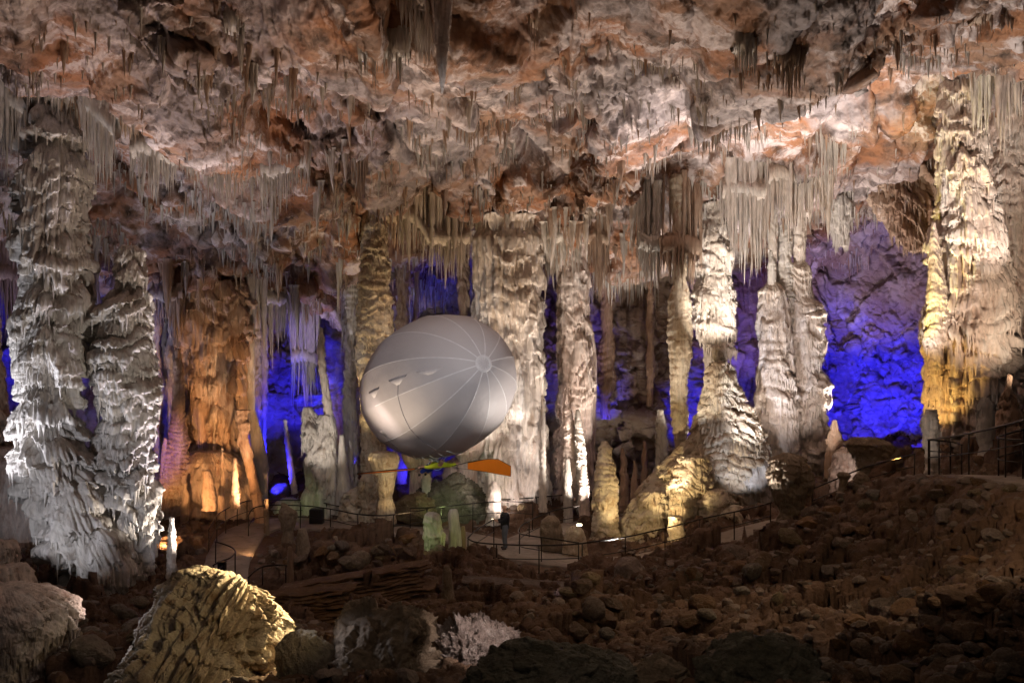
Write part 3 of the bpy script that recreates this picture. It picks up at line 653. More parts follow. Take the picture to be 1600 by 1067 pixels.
# foreground bodies
column('stalagmite', 'stack of rounded pinkish-edged flowstone cushions at the lower left corner', 'stalagmite',
       [(915, -30, 45), (926, -60, 78), (945, -70, 108), (975, -75, 117), (1000, -75, 104), (1035, -80, 98), (1090, -90, 112)], 15.5, dict(A1=.22, H1=1.5, A2=.10, H2=.5, flute=.03, ff=3, lump=.22, warp=.7, pop=.12, pit=.2), 'pink', 150, extra=.6, scale=.6, q=1.0)
column('stalagmite', 'flat rounded flowstone cushion behind the corner stack', 'stalagmite',
       [(882, -20, 38), (893, -30, 49), (915, -30, 50), (940, -30, 40)], 17.0, 'drape', 'pink', 152, extra=1.2, scale=.6)
column('stalagmite', 'highest small cushion of flowstone at the left frame edge', 'stalagmite',
       [(845, -20, 20), (852, -30, 26), (880, -30, 25), (900, -30, 20)], 18.0, 'drape', 'pink', 153, extra=1.6, scale=.4)
column('rock_mound', 'pale brown speckled flank of rubble rock at the far left between columns', 'rock',
       [(700, -30, 20), (730, -30, 55), (780, -40, 70), (830, -40, 80)], 36.0, 'smooth', 'pink', 165, extra=1.0, dep=.7)
column('dripstone_column', 'violet-lit column at the far left frame edge', 'column',
       [(420, -60, -14), (520, -60, -6), (620, -70, 8), (700, -70, 20)], 37.0, 'drape', 'brown', 167, roof=1.5, extra=1.5, dep=.7)
column('rock_mound', 'two-lobed grey boulder pile behind the far railing, left of the cup-shaped stalagmite', 'rock',
       [(760, 556, 566), (768, 540, 585), (790, 530, 592), (812, 530, 590)], 42.2, 'drape', 'golden', 169, extra=.6, scale=.6)
column('stalagmite', 'short banded stump in front of the mossy mound', 'stalagmite',
       [(741, 661, 671), (748, 658, 674), (768, 659, 672)], 41.2, 'plates', 'calcgrey', 173, extra=1.0, scale=.6)
for i, (x, y, w, h, Y, lab, mt) in enumerate([(772, 752, 22, 50, 40.6, 'bright white knobbly stump lit behind the visitor', 'calcite'), (862, 806, 36, 44, 35.6, 'dark round boulder inside the railing bend right of the visitor', 'mud'),
        (899, 822, 38, 50, 35.0, 'dark brown flat-topped boulder with a bright lamp on its crown', 'golden'), (492, 762, 44, 36, 43.5, 'pale loose boulder heap at the foot of the grey group', 'calcgrey'), (450, 778, 50, 34, 43.8, 'pale boulder left of the heap at the grey group', 'calcgrey'), (590, 792, 40, 26, 41.9, 'warm lit low rock under the cup-shaped stalagmite', 'golden')]):
    column('rock_mound', lab, 'rock', [(y, x-w*.18, x+w*.18), (y+h*.15, x-w*.38, x+w*.38), (y+h*.5, x-w*.5, x+w*.5), (y+h, x-w*.52, x+w*.52)], Y, 'smooth' if i else 'plates', mt, 180+i, extra=.5, scale=.6)

def irr(x, w, y0, y1, rf, sd):
    r = np.random.default_rng(sd); out = []
    for k in range(8):
        t = k/7; wb = w*(.34+.5*r.random()) if rf else w*(.12+.5*t**.7)*(.8+.35*r.random())
        c = x+(r.random()-.5)*w*.35; out.append((y0+(y1-y0)*t, c-wb, c+wb))
    return out
def bundle(label, group, spec, sty, mat, seed):
    for i, (x, w, y0, y1, Y, rf) in enumerate(spec):
        column('dripstone_pillar' if rf else 'stalagmite', label, 'column' if rf else 'stalagmite', irr(x, w, y0, y1, rf, seed+i), Y, sty, mat, seed+i, group=group, extra=1.2, scale=.7, roof=1.3 if rf else 0, q=1.15)
SD = dict(A1=.2, H1=1.4, A2=.14, H2=.5, flute=.12, ff=2.6, lump=.28, warp=1.1, pop=.05, pit=.3)
bundle('slender grey pillar in the shadowy gap between the two left columns and the orange column', 'slender pillars left of the orange column', [(246, 13, 470, 700, 45, 1), (258, 9, 480, 690, 46, 1), (268, 12, 520, 650, 44.5, 1)], SD, 'calcgrey', 400)
bundle('thin fluted pillar joining roof and floor inside the blue alcove', 'thin pillars inside the blue alcove', [(400, 11, 490, 740, 47.5, 1), (412, 8, 500, 690, 48, 1), (548, 15, 500, 760, 46.2, 1)], SD, 'calcgrey', 410)
bundle('brown stalagmite on the dim floor at the foot of the blue alcove', 'stalagmites at the foot of the blue alcove', [(404, 12, 700, 790, 44.6, 0), (548, 12, 690, 780, 44.4, 0), (556, 9, 720, 780, 43.6, 0)], SD, 'calcgrey', 420)
bundle('dark pillar in the blue gap above and behind the balloon', 'dark pillars behind the balloon', [(628, 12, 470, 720, 47, 1), (650, 9, 470, 700, 48, 1), (724, 13, 470, 700, 46.6, 1)], SD, 'brown', 430)
bundle('dim mauve pillar in the dark recess between the brown-violet column and the slender fluted one', 'dim pillars of the central recess', [(948, 18, 440, 620, 48.2, 1), (1016, 9, 450, 600, 48.2, 1)], SD, 'brown', 440)
bundle('small brown stalagmite standing on the floor of the dark central recess', 'small stalagmites of the central recess', [(975, 15, 700, 790, 43.4, 0), (992, 11, 720, 790, 43, 0), (1008, 13, 690, 770, 44, 0), (1052, 10, 735, 790, 41.5, 0)], SD, 'brown', 450)
bundle('ochre stalagmite on the slope of the orange-lit mound', 'stalagmites on the orange-lit mound', [(346, 9, 700, 770, 40.8, 0), (290, 10, 755, 800, 40.6, 0)], SD, 'orange', 460)
bundle('pale pillar at the violet right edge behind the enormous column', 'pillars at the right edge', [(1583, 14, 300, 640, 38, 1), (1598, 12, 250, 600, 39, 1)], SD, 'pink', 470)

# the fallen giant stalagmite of the foreground: a leaning body, root low on the left
def fallen():
    zs = [0, .1, .25, .6, 1.2, 1.9, 2.6, 3.4, 4.2]
    rr = [.22, .55, .76, .90, .93, .90, .88, .86, .85]
    V, nr, nc = body_np([-q for q in zs], [0]*9, [0]*9, rr, [r*.8 for r in rr], dict(A1=.24, H1=1.3, A2=.16, H2=.5, flute=.34, ff=2.6, lump=.2, warp=1.6, pop=.09, pit=.4), 79, .0105, .5)
    Vf, Fq, Ft = cap_body(V, nr, nc)
    o = mesh_np('fallen_stalagmite', Vf, Fq, M['golden'], True, None, Ft)
    p = at(380, 915, 14.6)
    o.location = p
    # axis: from low left foreground up to the right
    o.rotation_mode = 'QUATERNION'
    d = Vector(at(270, 1110, 13.2)) - Vector(p)
    o.rotation_quaternion = Vector((0, 0, -1)).rotation_difference(d.normalized())
    tag(o, 'huge fallen yellow-lit stalagmite leaning in the left foreground, deeply grooved', 'stalagmite')
fallen()
# two leaning stacks of thin dark slabs
def slab_stack(cx, cy, Y, wpx, hpx, tilt, n, lab, seed):
    r = np.random.default_rng(seed); k = Y/F
    V = []; Fq = []; off = 0
    for i in range(n):
        w = wpx*k*(.75+.3*r.random()); t = hpx*k/n*1.15; dpt = .6
        nx, nz = 90, 5
        xs = np.linspace(-w/2, w/2, nx)+r.normal()*.12
        prof = [(-.0, t*.5), (-.06, t*.3), (-.08, 0), (-.06, -t*.3), (0, -t*.5)]
        rows = [np.stack([xs, np.full(nx, dpt)+0*xs, np.full(nx, t*.5)], 1)]
        for (a, b) in prof:
            rows.append(np.stack([xs, a*1.5+.34*fbm(xs*1.6, i*3.1+seed, b, 1, 5)+.0*xs-.05*i*0, b+.07*fbm(xs*1.4, i*2.3, 0, 1, 4)+.04*perlin(xs*.8, seed, 0)], 1))
        R_ = np.stack(rows); R_[..., 2] += (i-n/2)*hpx*k/n; R_[..., 1] += (i*.07)+r.normal()*.05
        V.append(R_.reshape(-1, 3)); Fq.append(grid_faces(6, nx, False, off)); off += 6*nx
    V = np.concatenate(V); Fq = np.concatenate(Fq)
    ca, sa = math.cos(tilt), math.sin(tilt)
    V = np.stack([V[:, 0]*ca-V[:, 2]*sa, V[:, 1], V[:, 0]*sa+V[:, 2]*ca], 1)
    o = mesh_np('layered_slab', V, Fq, M['rubble'], True); o.location = at(cx, cy, Y)
    tag(o, lab, 'rock')
slab_stack(545, 945, 24.0, 250, 56, .17, 19, 'tilted stack of thin dark rock layers crossing the foreground left of centre', 4)
slab_stack(440, 968, 20.5, 200, 46, .10, 14, 'lower stack of thin dark rock layers between the fallen stalagmite and the glossy boulder', 5)
slab_stack(800, 934, 25.5, 170, 34, -.06, 9, 'dark layered ledge below the bend of the path at centre', 6)
print('columns', round(time.time()-T0, 1))

def crag(label, cat, x, y, Y, wpx, hpx, mat, seed, facet=.22, crust=.05, peak=0.0, dp=.8):
    V, Fa = ico(7)
    r = np.random.default_rng(seed); k = Y/F
    n = r.normal(size=(14, 3)); n /= np.linalg.norm(n, axis=1)[:, None]; d = .7+.3*r.random(14)
    dots = V@n.T
    rr = np.minimum(np.min(np.where(dots > .15, d/np.maximum(dots, .15), 9), axis=1), 1.08)
    rr = .55*rr+.45*.9
    P = V*rr[:, None]; q = P*1.0+seed*3.1
    rr = rr*(1+.22*fbm(q[:, 0], q[:, 1], q[:, 2], .9, 3)+facet*.6*worley(q[:, 0]*2.2, q[:, 1]*2.2, q[:, 2]*2.6, 1.3)[0]+facet*.25*worley(q[:, 0]*6, q[:, 1]*6, q[:, 2]*6, 1.2)[0]
             + crust*fbm(q[:, 0], q[:, 1], q[:, 2], 5, 4, .62, True)+crust*.5*fbm(q[:, 0], q[:, 1], q[:, 2], 17, 3, .6, True))
    P = V*rr[:, None]
    if peak: P[:, 2] += peak*np.exp(-((P[:, 0]-.1)**2+(P[:, 1]+.1)**2)/.03)
    P = P*np.array([wpx*k/2, wpx*k/2*dp, hpx*k])
    o = mesh_np('foreground_rock', P, None, M[mat], True, None, Fa); o.location = at(x, y, Y)
    tag(o, label, cat, None, 'thing')
crag('dark craggy boulder with a white lit left rim, foreground centre', 'boulder', 598, 1040, 13.4, 196, 104, 'mud', 3, .25, .06)
crag('rounded mottled boulder between the fallen stalagmite and the craggy boulder', 'boulder', 473, 1050, 13.0, 92, 66, 'boulder', 5, .12, .04)
crag('crystalline grey-pink crusted rock with a small peak, foreground centre', 'rock', 738, 1040, 13.8, 138, 68, 'crust', 8, .35, .20, .32)
crag('broad mossy grey-green rock filling the bottom edge right of the crystalline rock', 'rock', 862, 1080, 11.6, 275, 76, 'mossy', 11, .14, .05)
crag('broad pale-edged grey rock at the bottom edge right of centre', 'rock', 1195, 1082, 11.4, 230, 86, 'mossy', 14, .16, .05)
crag('low brown rock shelf at the bottom edge between the two broad rocks', 'rock', 1030, 1085, 11.9, 150, 58, 'mud', 17, .2, .05)
crag('mossy green domed mound of rock right below the pilot', 'rock', 705, 792, 41.9, 122, 48, 'mossy', 21, .2, .08, dp=.7)
crag('smooth boulder with cracked face right of the cup-shaped stalagmite', 'boulder', 652, 796, 40.9, 62, 28, 'boulder', 23, .16, .05)
# ------------------------------------------------------------------ curtains of fused stalactites
def curtain(label, pts, mat='calcgrey', Y=None, step=3.2, seed=1, rad=1.0, jag=.25, rows=3, name='stalactite_curtain'):
    """pts: (px, top py, tip py); the roots sit in the rock above"""
    r = np.random.default_rng(seed)
    P = np.array([p[:3] for p in pts], float)
    roots, lens, rads = [], [], []
    xs = np.arange(P[0, 0], P[-1, 0]+.1, step)
    Ys = []
    for x in xs:
        if Y is None:
            h = on_shell(x, np.interp(x, P[:, 0], P[:, 1])); Ys.append(h.y if h else 40)
        else: Ys.append(Y if np.isscalar(Y) else np.interp(x, P[:, 0], Y))
    Ys = np.array(Ys); 
    if Y is None: Ys = np.full(len(Ys), np.median(Ys)) + np.clip(Ys-np.median(Ys), -1.2, 1.2)*.4
    for x, yy in zip(xs, Ys):
        t, b = np.interp(x, P[:, 0], P[:, 1]), np.interp(x, P[:, 0], P[:, 2])
        for q in range(rows):
            jx = x+r.normal()*step*.3; Yq = yy+q*.22+r.normal()*.08
            k = Yq/F
            L = (b-t)*(1-jag*.7*abs(r.normal())-(.14*q)-.55*max(0, float(perlin(x*.075, seed*3.1, q*.8)))*1.6)
            L = max(L, 8)
            X = (jx-800)*k; zr = roof_at(X, Yq)-(CZ+(533.5-t)*k)
            up = 14+6*r.random() if not .2 < zr < 3.2 else zr/k+5
            Z = CZ+(533.5-t+up)*k
            roots.append((X, Yq, Z)); lens.append((L+up)*k); rads.append(step*k*.66*math.exp(r.normal()*.42)*rad*(.75+.6*min(1, L/80)))
    roots = np.array(roots); lens = np.array(lens); rads = np.array(rads)
    org = roots.mean(0)
    V, Fq = cones_np(roots-org, lens, rads, 8, 16, seed, .022, knob=.13)
    # fused head of the curtain: a lumpy beam following the roots
    n = len(xs); hb = []
    V2 = []
    m = 10
    for x, yy in zip(xs, Ys):
        t = np.interp(x, P[:, 0], P[:, 1]); k = yy/F
        c = np.array([(x-800)*k, yy+.12, CZ+(533.5-t)*k+.1])
        for j in range(m):
            an = j/m*2*math.pi
            rr = .42*(1+.25*r.normal()*.5)
            V2.append(c+np.array([0, math.cos(an)*rr*.8, math.sin(an)*rr])-org)
    Fb = grid_faces(n, m, True, len(V))
    V = np.concatenate([V, np.array(V2)]); Fq = np.concatenate([Fq, Fb])
    o = mesh_np(name, V, Fq, M[mat]); o.location = org
    return tag(o, label, 'stalactites')

curtain('pale curtain hanging in the upper left corner of the columns, cut by the frame', [(-30, 150, 270), (0, 160, 272), (20, 158, 284), (38, 165, 275), (46, 160, 200)], 'calcgrey', 29.5, seed=1)
curtain('arched hood of short brown pipes directly above the far left column', [(40, 150, 225), (60, 138, 192), (90, 134, 190), (118, 142, 205), (136, 152, 255)], 'brown', 29.6, seed=2, step=2.8)
curtain('long pale draped pipes right of the far left column top', [(128, 150, 240), (142, 165, 300), (150, 176, 326), (160, 186, 300), (182, 205, 312)], 'calcgrey', 29.3, seed=3, step=3.2)
curtain('orange-brown pipes hanging in the niche right of the draped pipes', [(182, 168, 242), (196, 166, 240), (214, 172, 235)], 'orange', 30.5, seed=4)
curtain('pale grey organ-pipe curtain with a rounded bell, upper left', [(206, 236, 300), (222, 228, 312), (236, 232, 322), (264, 240, 326), (274, 244, 300)], 'calcgrey', 31.5, seed=5)
curtain('longest grey organ-pipe curtain of the upper left, with tips far below the rest', [(266, 170, 262), (290, 180, 278), (312, 205, 290), (330, 212, 330), (346, 215, 366), (352, 218, 372), (360, 222, 330)], 'calcgrey', 32, seed=6, step=3.6)
curtain('faded grey curtain left of the centre of the ceiling', [(408, 262, 312), (425, 268, 335), (445, 262, 342), (462, 250, 322), (480, 250, 300)], 'calcgrey', None, seed=7)
curtain('great pale cluster with long orange-tipped lobes at the top edge, centre', [(622, -30, 30), (634, -20, 66), (648, -10, 106), (660, 0, 112), (668, 8, 136), (678, 4, 118)], 'calcite', 22, seed=8, step=4.5, rad=1.1)
curtain('grey fringe of stalactites left of the great pale cluster', [(560, 75, 115), (576, 70, 150), (590, 68, 160), (604, 72, 120), (636, 70, 140), (642, 72, 110)], 'calcgrey', None, seed=9, rows=1)
curtain('dark pointed stalactite cluster hanging above the gold-lit column', [(543, 215, 262), (552, 218, 300), (562, 215, 345), (567, 216, 352), (574, 220, 300), (582, 226, 262)], 'brown', 34, seed=10, step=3.6, rad=1.2)
curtain('orange stalactite fringe right above the gold-lit column', [(598, 335, 362), (610, 338, 392), (622, 340, 412)], 'orange', 40, seed=11)
curtain('row of white and tawny stalactites above the balloon, ending at the pink column', [(626, 338, 410), (640, 338, 430), (648, 340, 466), (654, 345, 400), (668, 372, 432), (682, 375, 446), (698, 376, 458), (712, 374, 440), (724, 372, 456), (738, 368, 405)], 'calcite', 41, seed=12, step=3.4)
curtain('short pale fringe over the blue gap right of the pink column', [(850, 372, 412), (866, 370, 425), (878, 370, 440), (894, 372, 446), (908, 376, 420)], 'calcgrey', 42.5, seed=13)
curtain('brown fringe of long stalactites right of the brown-violet column', [(916, 372, 420), (928, 370, 470), (942, 372, 486), (952, 378, 430)], 'brown', 42.5, seed=14)
curtain('grey bundle of long stalactites left of the slender fluted column', [(998, 378, 440), (1010, 380, 470), (1020, 384, 506), (1028, 384, 480), (1036, 384, 440)], 'calcgrey', 40, seed=15)
curtain('broad brownish fan of stalactites above the slender fluted column', [(1034, 388, 436), (1048, 382, 445), (1064, 382, 452), (1078, 384, 468), (1096, 388, 440)], 'brown', 39.5, seed=16)
curtain('tall tawny and white drapery right of the dazzling white column', [(1128, 300, 372), (1140, 296, 425), (1156, 296, 444), (1170, 300, 446), (1184, 302, 500), (1192, 300, 470), (1200, 296, 380)], 'calcite', 38.5, seed=17, step=4)
curtain('wide fluted drapery over the pale double column', [(1200, 276, 368), (1214, 270, 352), (1228, 276, 384), (1246, 280, 396), (1262, 280, 372), (1276, 280, 352), (1292, 278, 396), (1300, 276, 330)], 'calcite', 38, seed=18, step=4)
curtain('grey curtain hanging high above the wide drapery, beside the blue wall', [(1278, 172, 262), (1290, 176, 348), (1300, 180, 352), (1310, 184, 300), (1330, 190, 256)], 'calcgrey', 36, seed=19, step=3.4)
curtain('rust brown stalactite bundle under the ceiling lip at right', [(1206, 84, 128), (1220, 84, 160), (1236, 86, 192), (1250, 88, 150)], 'brown', None, seed=20)
curtain('grey-brown stalactite bundle left of the rust brown one', [(1146, 62, 110), (1160, 62, 128), (1174, 64, 140), (1184, 66, 110)], 'calcgrey', None, seed=21)
curtain('pale shield with long hanging pipes beside the enormous right column', [(1518, 106, 200), (1530, 98, 236), (1548, 98, 226), (1558, 102, 200)], 'calcite', 32, seed=22, step=3.6, rad=1.1)
curtain('rust and white drapery at the right edge with one very long tip', [(1558, 92, 210), (1568, 90, 240), (1574, 90, 292), (1582, 92, 190), (1600, 84, 204), (1630, 84, 200)], 'pink', 31.5, seed=23, step=3.6)
curtain('orange drapery in the dark niche left of the enormous right column', [(1432, 152, 196), (1444, 150, 214), (1458, 150, 200)], 'orange', 38.5, seed=24)
curtain('layered brown drapery under the ceiling lip left of the orange drapery', [(1346, 205, 240), (1366, 190, 236), (1390, 185, 232), (1426, 190, 222)], 'brown', 38.5, seed=25)
curtain('dark brown dagger stalactites at the top edge, right of centre', [(828, 24, 66), (836, 20, 116), (842, 24, 70)], 'brown', 23, seed=26, step=2.5)
curtain('brown dagger stalactites near the top right corner', [(1520, 20, 50), (1527, 14, 88), (1536, 16, 60), (1546, 12, 40)], 'brown', 24, seed=27, step=2.5)
curtain('pale fringe hanging at top left beside a grey hollow', [(352, 34, 60), (362, 30, 82), (374, 34, 60)], 'calcgrey', None, seed=28, step=3)
curtain('tawny hanging fringe over the blue alcove, left part', [(395, 470, 500), (410, 466, 560), (430, 468, 590), (450, 470, 520)], 'calcgrey', 46, seed=29)
curtain('blue-lit long pipes deep in the blue alcove', [(456, 560, 640), (470, 556, 670), (484, 560, 650), (500, 566, 640)], 'calcgrey', 49, seed=30)
curtain('violet-lit hanging pipes at the right of the blue alcove', [(534, 480, 560), (545, 476, 600), (556, 478, 580), (564, 480, 540)], 'calcgrey', 46.5, seed=31)
curtain('orange-lit thin pipes left of the orange column', [(262, 470, 520), (270, 462, 545), (280, 460, 560), (290, 460, 520)], 'orange', 42.8, seed=32)
curtain('grey drapery below the roof left of the orange column', [(232, 466, 500), (244, 462, 530), (258, 462, 508)], 'calcgrey', 43.5, seed=33)
curtain('violet and blue pipes behind the far left column', [(-20, 430, 500), (4, 428, 520), (20, 430, 540), (34, 436, 560)], 'brown', 42, seed=34)
curtain('blue-violet hanging flowstone seen between the two left columns', [(124, 470, 540), (132, 462, 590), (146, 466, 580), (152, 470, 530)], 'calcgrey', 41, seed=35)
# single giant stalactite at the top
V, nr, nc = body_np([0, -.35, -.9, -1.4, -1.75, -1.95], [0]*6, [0]*6, [.17, .165, .13, .085, .045, .01], [.15, .15, .12, .08, .045, .01], dict(A1=.1, H1=1.2, A2=.06, H2=.3, flute=.10, ff=6, lump=.1, warp=.6, pop=.10), 5, .012, .35)
Vf, Fq, Ft = cap_body(V, nr, nc)
o = mesh_np('stalactite', Vf*1.15, Fq, M['pink'], True, None, Ft); o.location = at(691, -12, 19.5)
tag(o, 'single massive rosy stalactite at the top edge, right of the great pale cluster', 'stalactite')

# ------------------------------------------------------------------ single stalactites
protos = {}
def proto(mat, i):
    k = (mat, i)
    if k not in protos:
        V, Fq = cones_np([(0, 0, 0)], [1.0], [.07+.01*i], 9, 18, i*7+3, .03, knob=.08)
        n0 = len(V)
        if i % 3 != 0:   # smaller ones fused at the root
            r = np.random.default_rng(i)
            m = 2+i % 3
            V2, F2 = cones_np(np.stack([r.normal(size=m)*.07, r.normal(size=m)*.07, np.zeros(m)], 1), .3+.4*r.random(m), .035+.03*r.random(m), 7, 12, i, .02)
            V = np.concatenate([V, V2]); Fq = np.concatenate([Fq, F2+n0])
        o = mesh_np('stalactite', V, Fq, M[mat]); protos[k] = o.data
        bpy.data.objects.remove(o)
    return protos[k]
nst = 0
def zone(label, group, x0, x1, y0, y1, n, l0, l1, mats, seed, fat=1.0):
    global nst
    r = np.random.default_rng(seed); got = 0; tries = 0
    while got < n and tries < n*5:
        tries += 1
        px, py = r.uniform(x0, x1), r.uniform(y0, y1)
        if perlin(px*.022, py*.045, seed) < -.12: continue
        h = on_shell(px, py)
        if h is None: continue
        k = h.y/F; L = (l0+(l1-l0)*r.random()**2)*k*1.1+.15
        o = bpy.data.objects.new('stalactite', proto(mats[int(r.integers(len(mats)))], int(r.integers(7))))
        C.objects.link(o); o.location = (h.x, h.y-.02, h.z+.15)
        w = L*(.8+.5*r.random())*fat if L < 1 else (.9+.4*r.random())*fat*L**.6
        o.scale = (w, w, L); o.rotation_euler = (r.normal()*.02, r.normal()*.02, r.uniform(0, 6.28))
        tag(o, label, 'stalactite', group); got += 1; nst += 1
zone('small rust-tinted stalactite on the reddish ceiling at upper left', 'rust-tinted stalactites of the upper left ceiling', 0, 400, 20, 150, 58, 10, 46, ['brown', 'calcgrey'], 1)
zone('small grey stalactite on the ceiling slope left of centre', 'grey stalactites of the ceiling slope left of centre', 370, 560, 60, 330, 46, 14, 75, ['calcgrey', 'brown'], 2)
zone('small brown stalactite on the ceiling above the balloon', 'brown stalactites of the ceiling above the balloon', 560, 800, 150, 350, 28, 10, 44, ['brown', 'orange', 'calcgrey'], 3)
zone('small stalactite on the warm ceiling right of centre', 'stalactites of the warm ceiling right of centre', 800, 1120, 30, 300, 30, 10, 38, ['brown', 'calcgrey'], 4)
zone('stalactite on the low ceiling edge between the pink and the white column', 'stalactites of the low ceiling edge right of centre', 850, 1100, 310, 410, 34, 18, 75, ['brown', 'calcgrey', 'calcite'], 5)
zone('small stalactite under the bright ceiling lip at upper right', 'stalactites under the bright ceiling lip', 1130, 1470, 20, 180, 30, 8, 34, ['brown', 'calcgrey'], 6)
zone('stalactite on the low grey ceiling over the orange column and alcove', 'stalactites over the orange column and alcove', 215, 560, 400, 480, 44, 18, 80, ['calcgrey', 'orange', 'brown'], 7)
zone('short stalactite hanging over the blue gap above the balloon', 'stalactites over the blue gap', 600, 745, 420, 470, 18, 10, 34, ['calcgrey', 'orange'], 8)
zone('small stalactite on the dark ceiling at the top right corner', 'stalactites at the top right corner', 1400, 1600, 0, 90, 16, 8, 34, ['brown'], 9)
zone('stalactite on the mid ceiling behind the left columns', 'stalactites behind the left columns', 0, 330, 380, 460, 18, 16, 60, ['calcgrey', 'brown'], 10)
print('stalactites', nst)
# the uncountable short drip straws of the whole ceiling
r = np.random.default_rng(50)
flat = G2[40:NC+70]; nm = normals(flat)
cl = sst(.0, .5, perlin(flat[..., 0]*.55, flat[..., 1]*.40, 3.3)+.35*perlin(flat[..., 0]*1.7, flat[..., 1]*1.2, 8.3))
dl = disp[40:NC+70]; lo = dl-(np.roll(dl, 14, 0)+np.roll(dl, -14, 0)+np.roll(dl, 14, 1)+np.roll(dl, -14, 1))/4
w = (cl+.05)*(sst(-.02, .22, lo)+.08)*np.interp(flat[..., 1], [17, 24, 30, 38], [.0, .14, .6, 1]); w = w/w.sum()
idx = r.choice(w.size, 15000, replace=False, p=w.ravel())
pts = flat.reshape(-1, 3)[idx]
L = (.14+.75*r.random(len(pts))**2.6)*(.7+.5*cl.ravel()[idx])*np.interp(pts[:, 1], [16, 26, 48], [.3, .65, 1.25]); R = .014+.05*L*(.6+r.random(len(pts)))
pts = pts+np.array([0, 0, .08])
for i, (mat, sl, lab) in enumerate([('brown', slice(0, 4500), 'countless short brown drip straws covering the ceiling'), ('calcgrey', slice(4500, 15000), 'countless short grey drip straws covering the ceiling')]):
    V, Fq = cones_np(pts[sl], L[sl], R[sl], 5, 5, 60+i, .03)
    tag(mesh_np('drip_straws', V, Fq, M[mat]), lab, 'small stalactites', None, 'stuff')
print('straws', round(time.time()-T0, 1))

# ------------------------------------------------------------------ loose rock
I4, I3, I2 = ico(5), ico(3), ico(2)
def rock_shape(I, seed, ang=True, flat=.7):
    V, Fa = I; r = np.random.default_rng(seed)
    n = r.normal(size=(16 if ang else 9, 3)); n /= np.linalg.norm(n, axis=1)[:, None]
    d = .62+.38*r.random(len(n))
    dots = V@n.T
    rr = np.min(np.where(dots > .15, d/np.maximum(dots, .15), 9), axis=1); rr = np.minimum(rr, 1.15)
    if not ang: rr = .5*rr+.5*.85
    rr = rr*(1+.10*fbm(V[:, 0]+seed, V[:, 1], V[:, 2], 1.6, 3)+.05*fbm(V[:, 0]+seed, V[:, 1], V[:, 2], 6, 3))
    return V*rr[:, None]*np.array([1, .85, flat]), Fa
def rock_mesh(seed, ang, mat, I=None):
    V, Fa = rock_shape(I or I4, seed, ang, .6+.25*random.random())
    o = mesh_np('loose_rock', V, None, M[mat], not ang or True, None, Fa); me = o.data; bpy.data.objects.remove(o); return me
ANG = [rock_mesh(i, True, 'rubble') for i in range(9)]
RND = [rock_mesh(20+i, False, 'boulder') for i in range(7)]
def rocks(label, group, poly, n, s0, s1, src, seed, name='loose_rock', cat='rock'):
    r = np.random.default_rng(seed); got = 0
    P = np.array(poly, float)
    for _ in range(n*6):
        if got >= n: break
        u, v_ = r.random(), r.random()
        px = (P[0, 0]*(1-u)+P[1, 0]*u)*(1-v_)+(P[3, 0]*(1-u)+P[2, 0]*u)*v_; py = (P[0, 1]*(1-u)+P[1, 1]*u)*(1-v_)+(P[3, 1]*(1-u)+P[2, 1]*u)*v_
        h = on_ground(px, py)
        if h is None: continue
        if min(np.min(np.hypot(Q[:, 0]-h.x, Q[:, 1]-h.y)-Q[:, 3]) for Q in WS) < .35: continue
        s = (s0+(s1-s0)*r.random()**2.2)*h.y/F*.5
        o = bpy.data.objects.new(name, src[int(r.integers(len(src)))]); C.objects.link(o)
        o.location = (h.x, h.y+s*.3, gz_at(h.x, h.y+s*.3)+s*.05)
        o.scale = (s*(.9+.5*r.random()), s*(.9+.4*r.random()), s*(.8+.4*r.random())); o.rotation_euler = (r.normal()*.3, r.normal()*.3, r.uniform(0, 6.28))
        tag(o, label, cat, group); got += 1
rocks('broken angular rock in the rubble field at the lower right corner', 'angular rubble of the lower right corner', [(1330, 960), (1620, 930), (1640, 1080), (1290, 1080)], 140, 14, 52, ANG, 1)
rocks('loose rock half buried in the brown slope at right', 'half buried rocks of the right slope', [(1230, 800), (1610, 770), (1620, 930), (1200, 930)], 85, 8, 40, ANG, 2)
rocks('smooth rounded boulder among the dark cobbles right of centre', 'rounded boulders right of centre', [(870, 920), (1260, 840), (1290, 980), (880, 1000)], 62, 12, 56, RND+ANG, 3)
rocks('dark boulder on the floor left of the slabs, inside the path loop', 'dark boulders inside the path loop', [(400, 850), (640, 850), (660, 885), (430, 905)], 24, 12, 40, RND+ANG, 4)
rocks('boulder lying on the cave floor behind the path railing', 'boulders behind the path', [(420, 765), (1000, 765), (1000, 805), (420, 800)], 30, 14, 46, RND, 5)
rocks('brown boulder on the dark floor right of the far left column', 'brown boulders at lower left', [(90, 945), (330, 900), (300, 1000), (110, 1040)], 22, 16, 66, RND, 6)
rocks('dark boulder at the rim of the hill below the upper right railing', 'boulders under the upper right railing', [(1240, 770), (1590, 700), (1600, 770), (1260, 810)], 24, 14, 50, RND+ANG, 7)
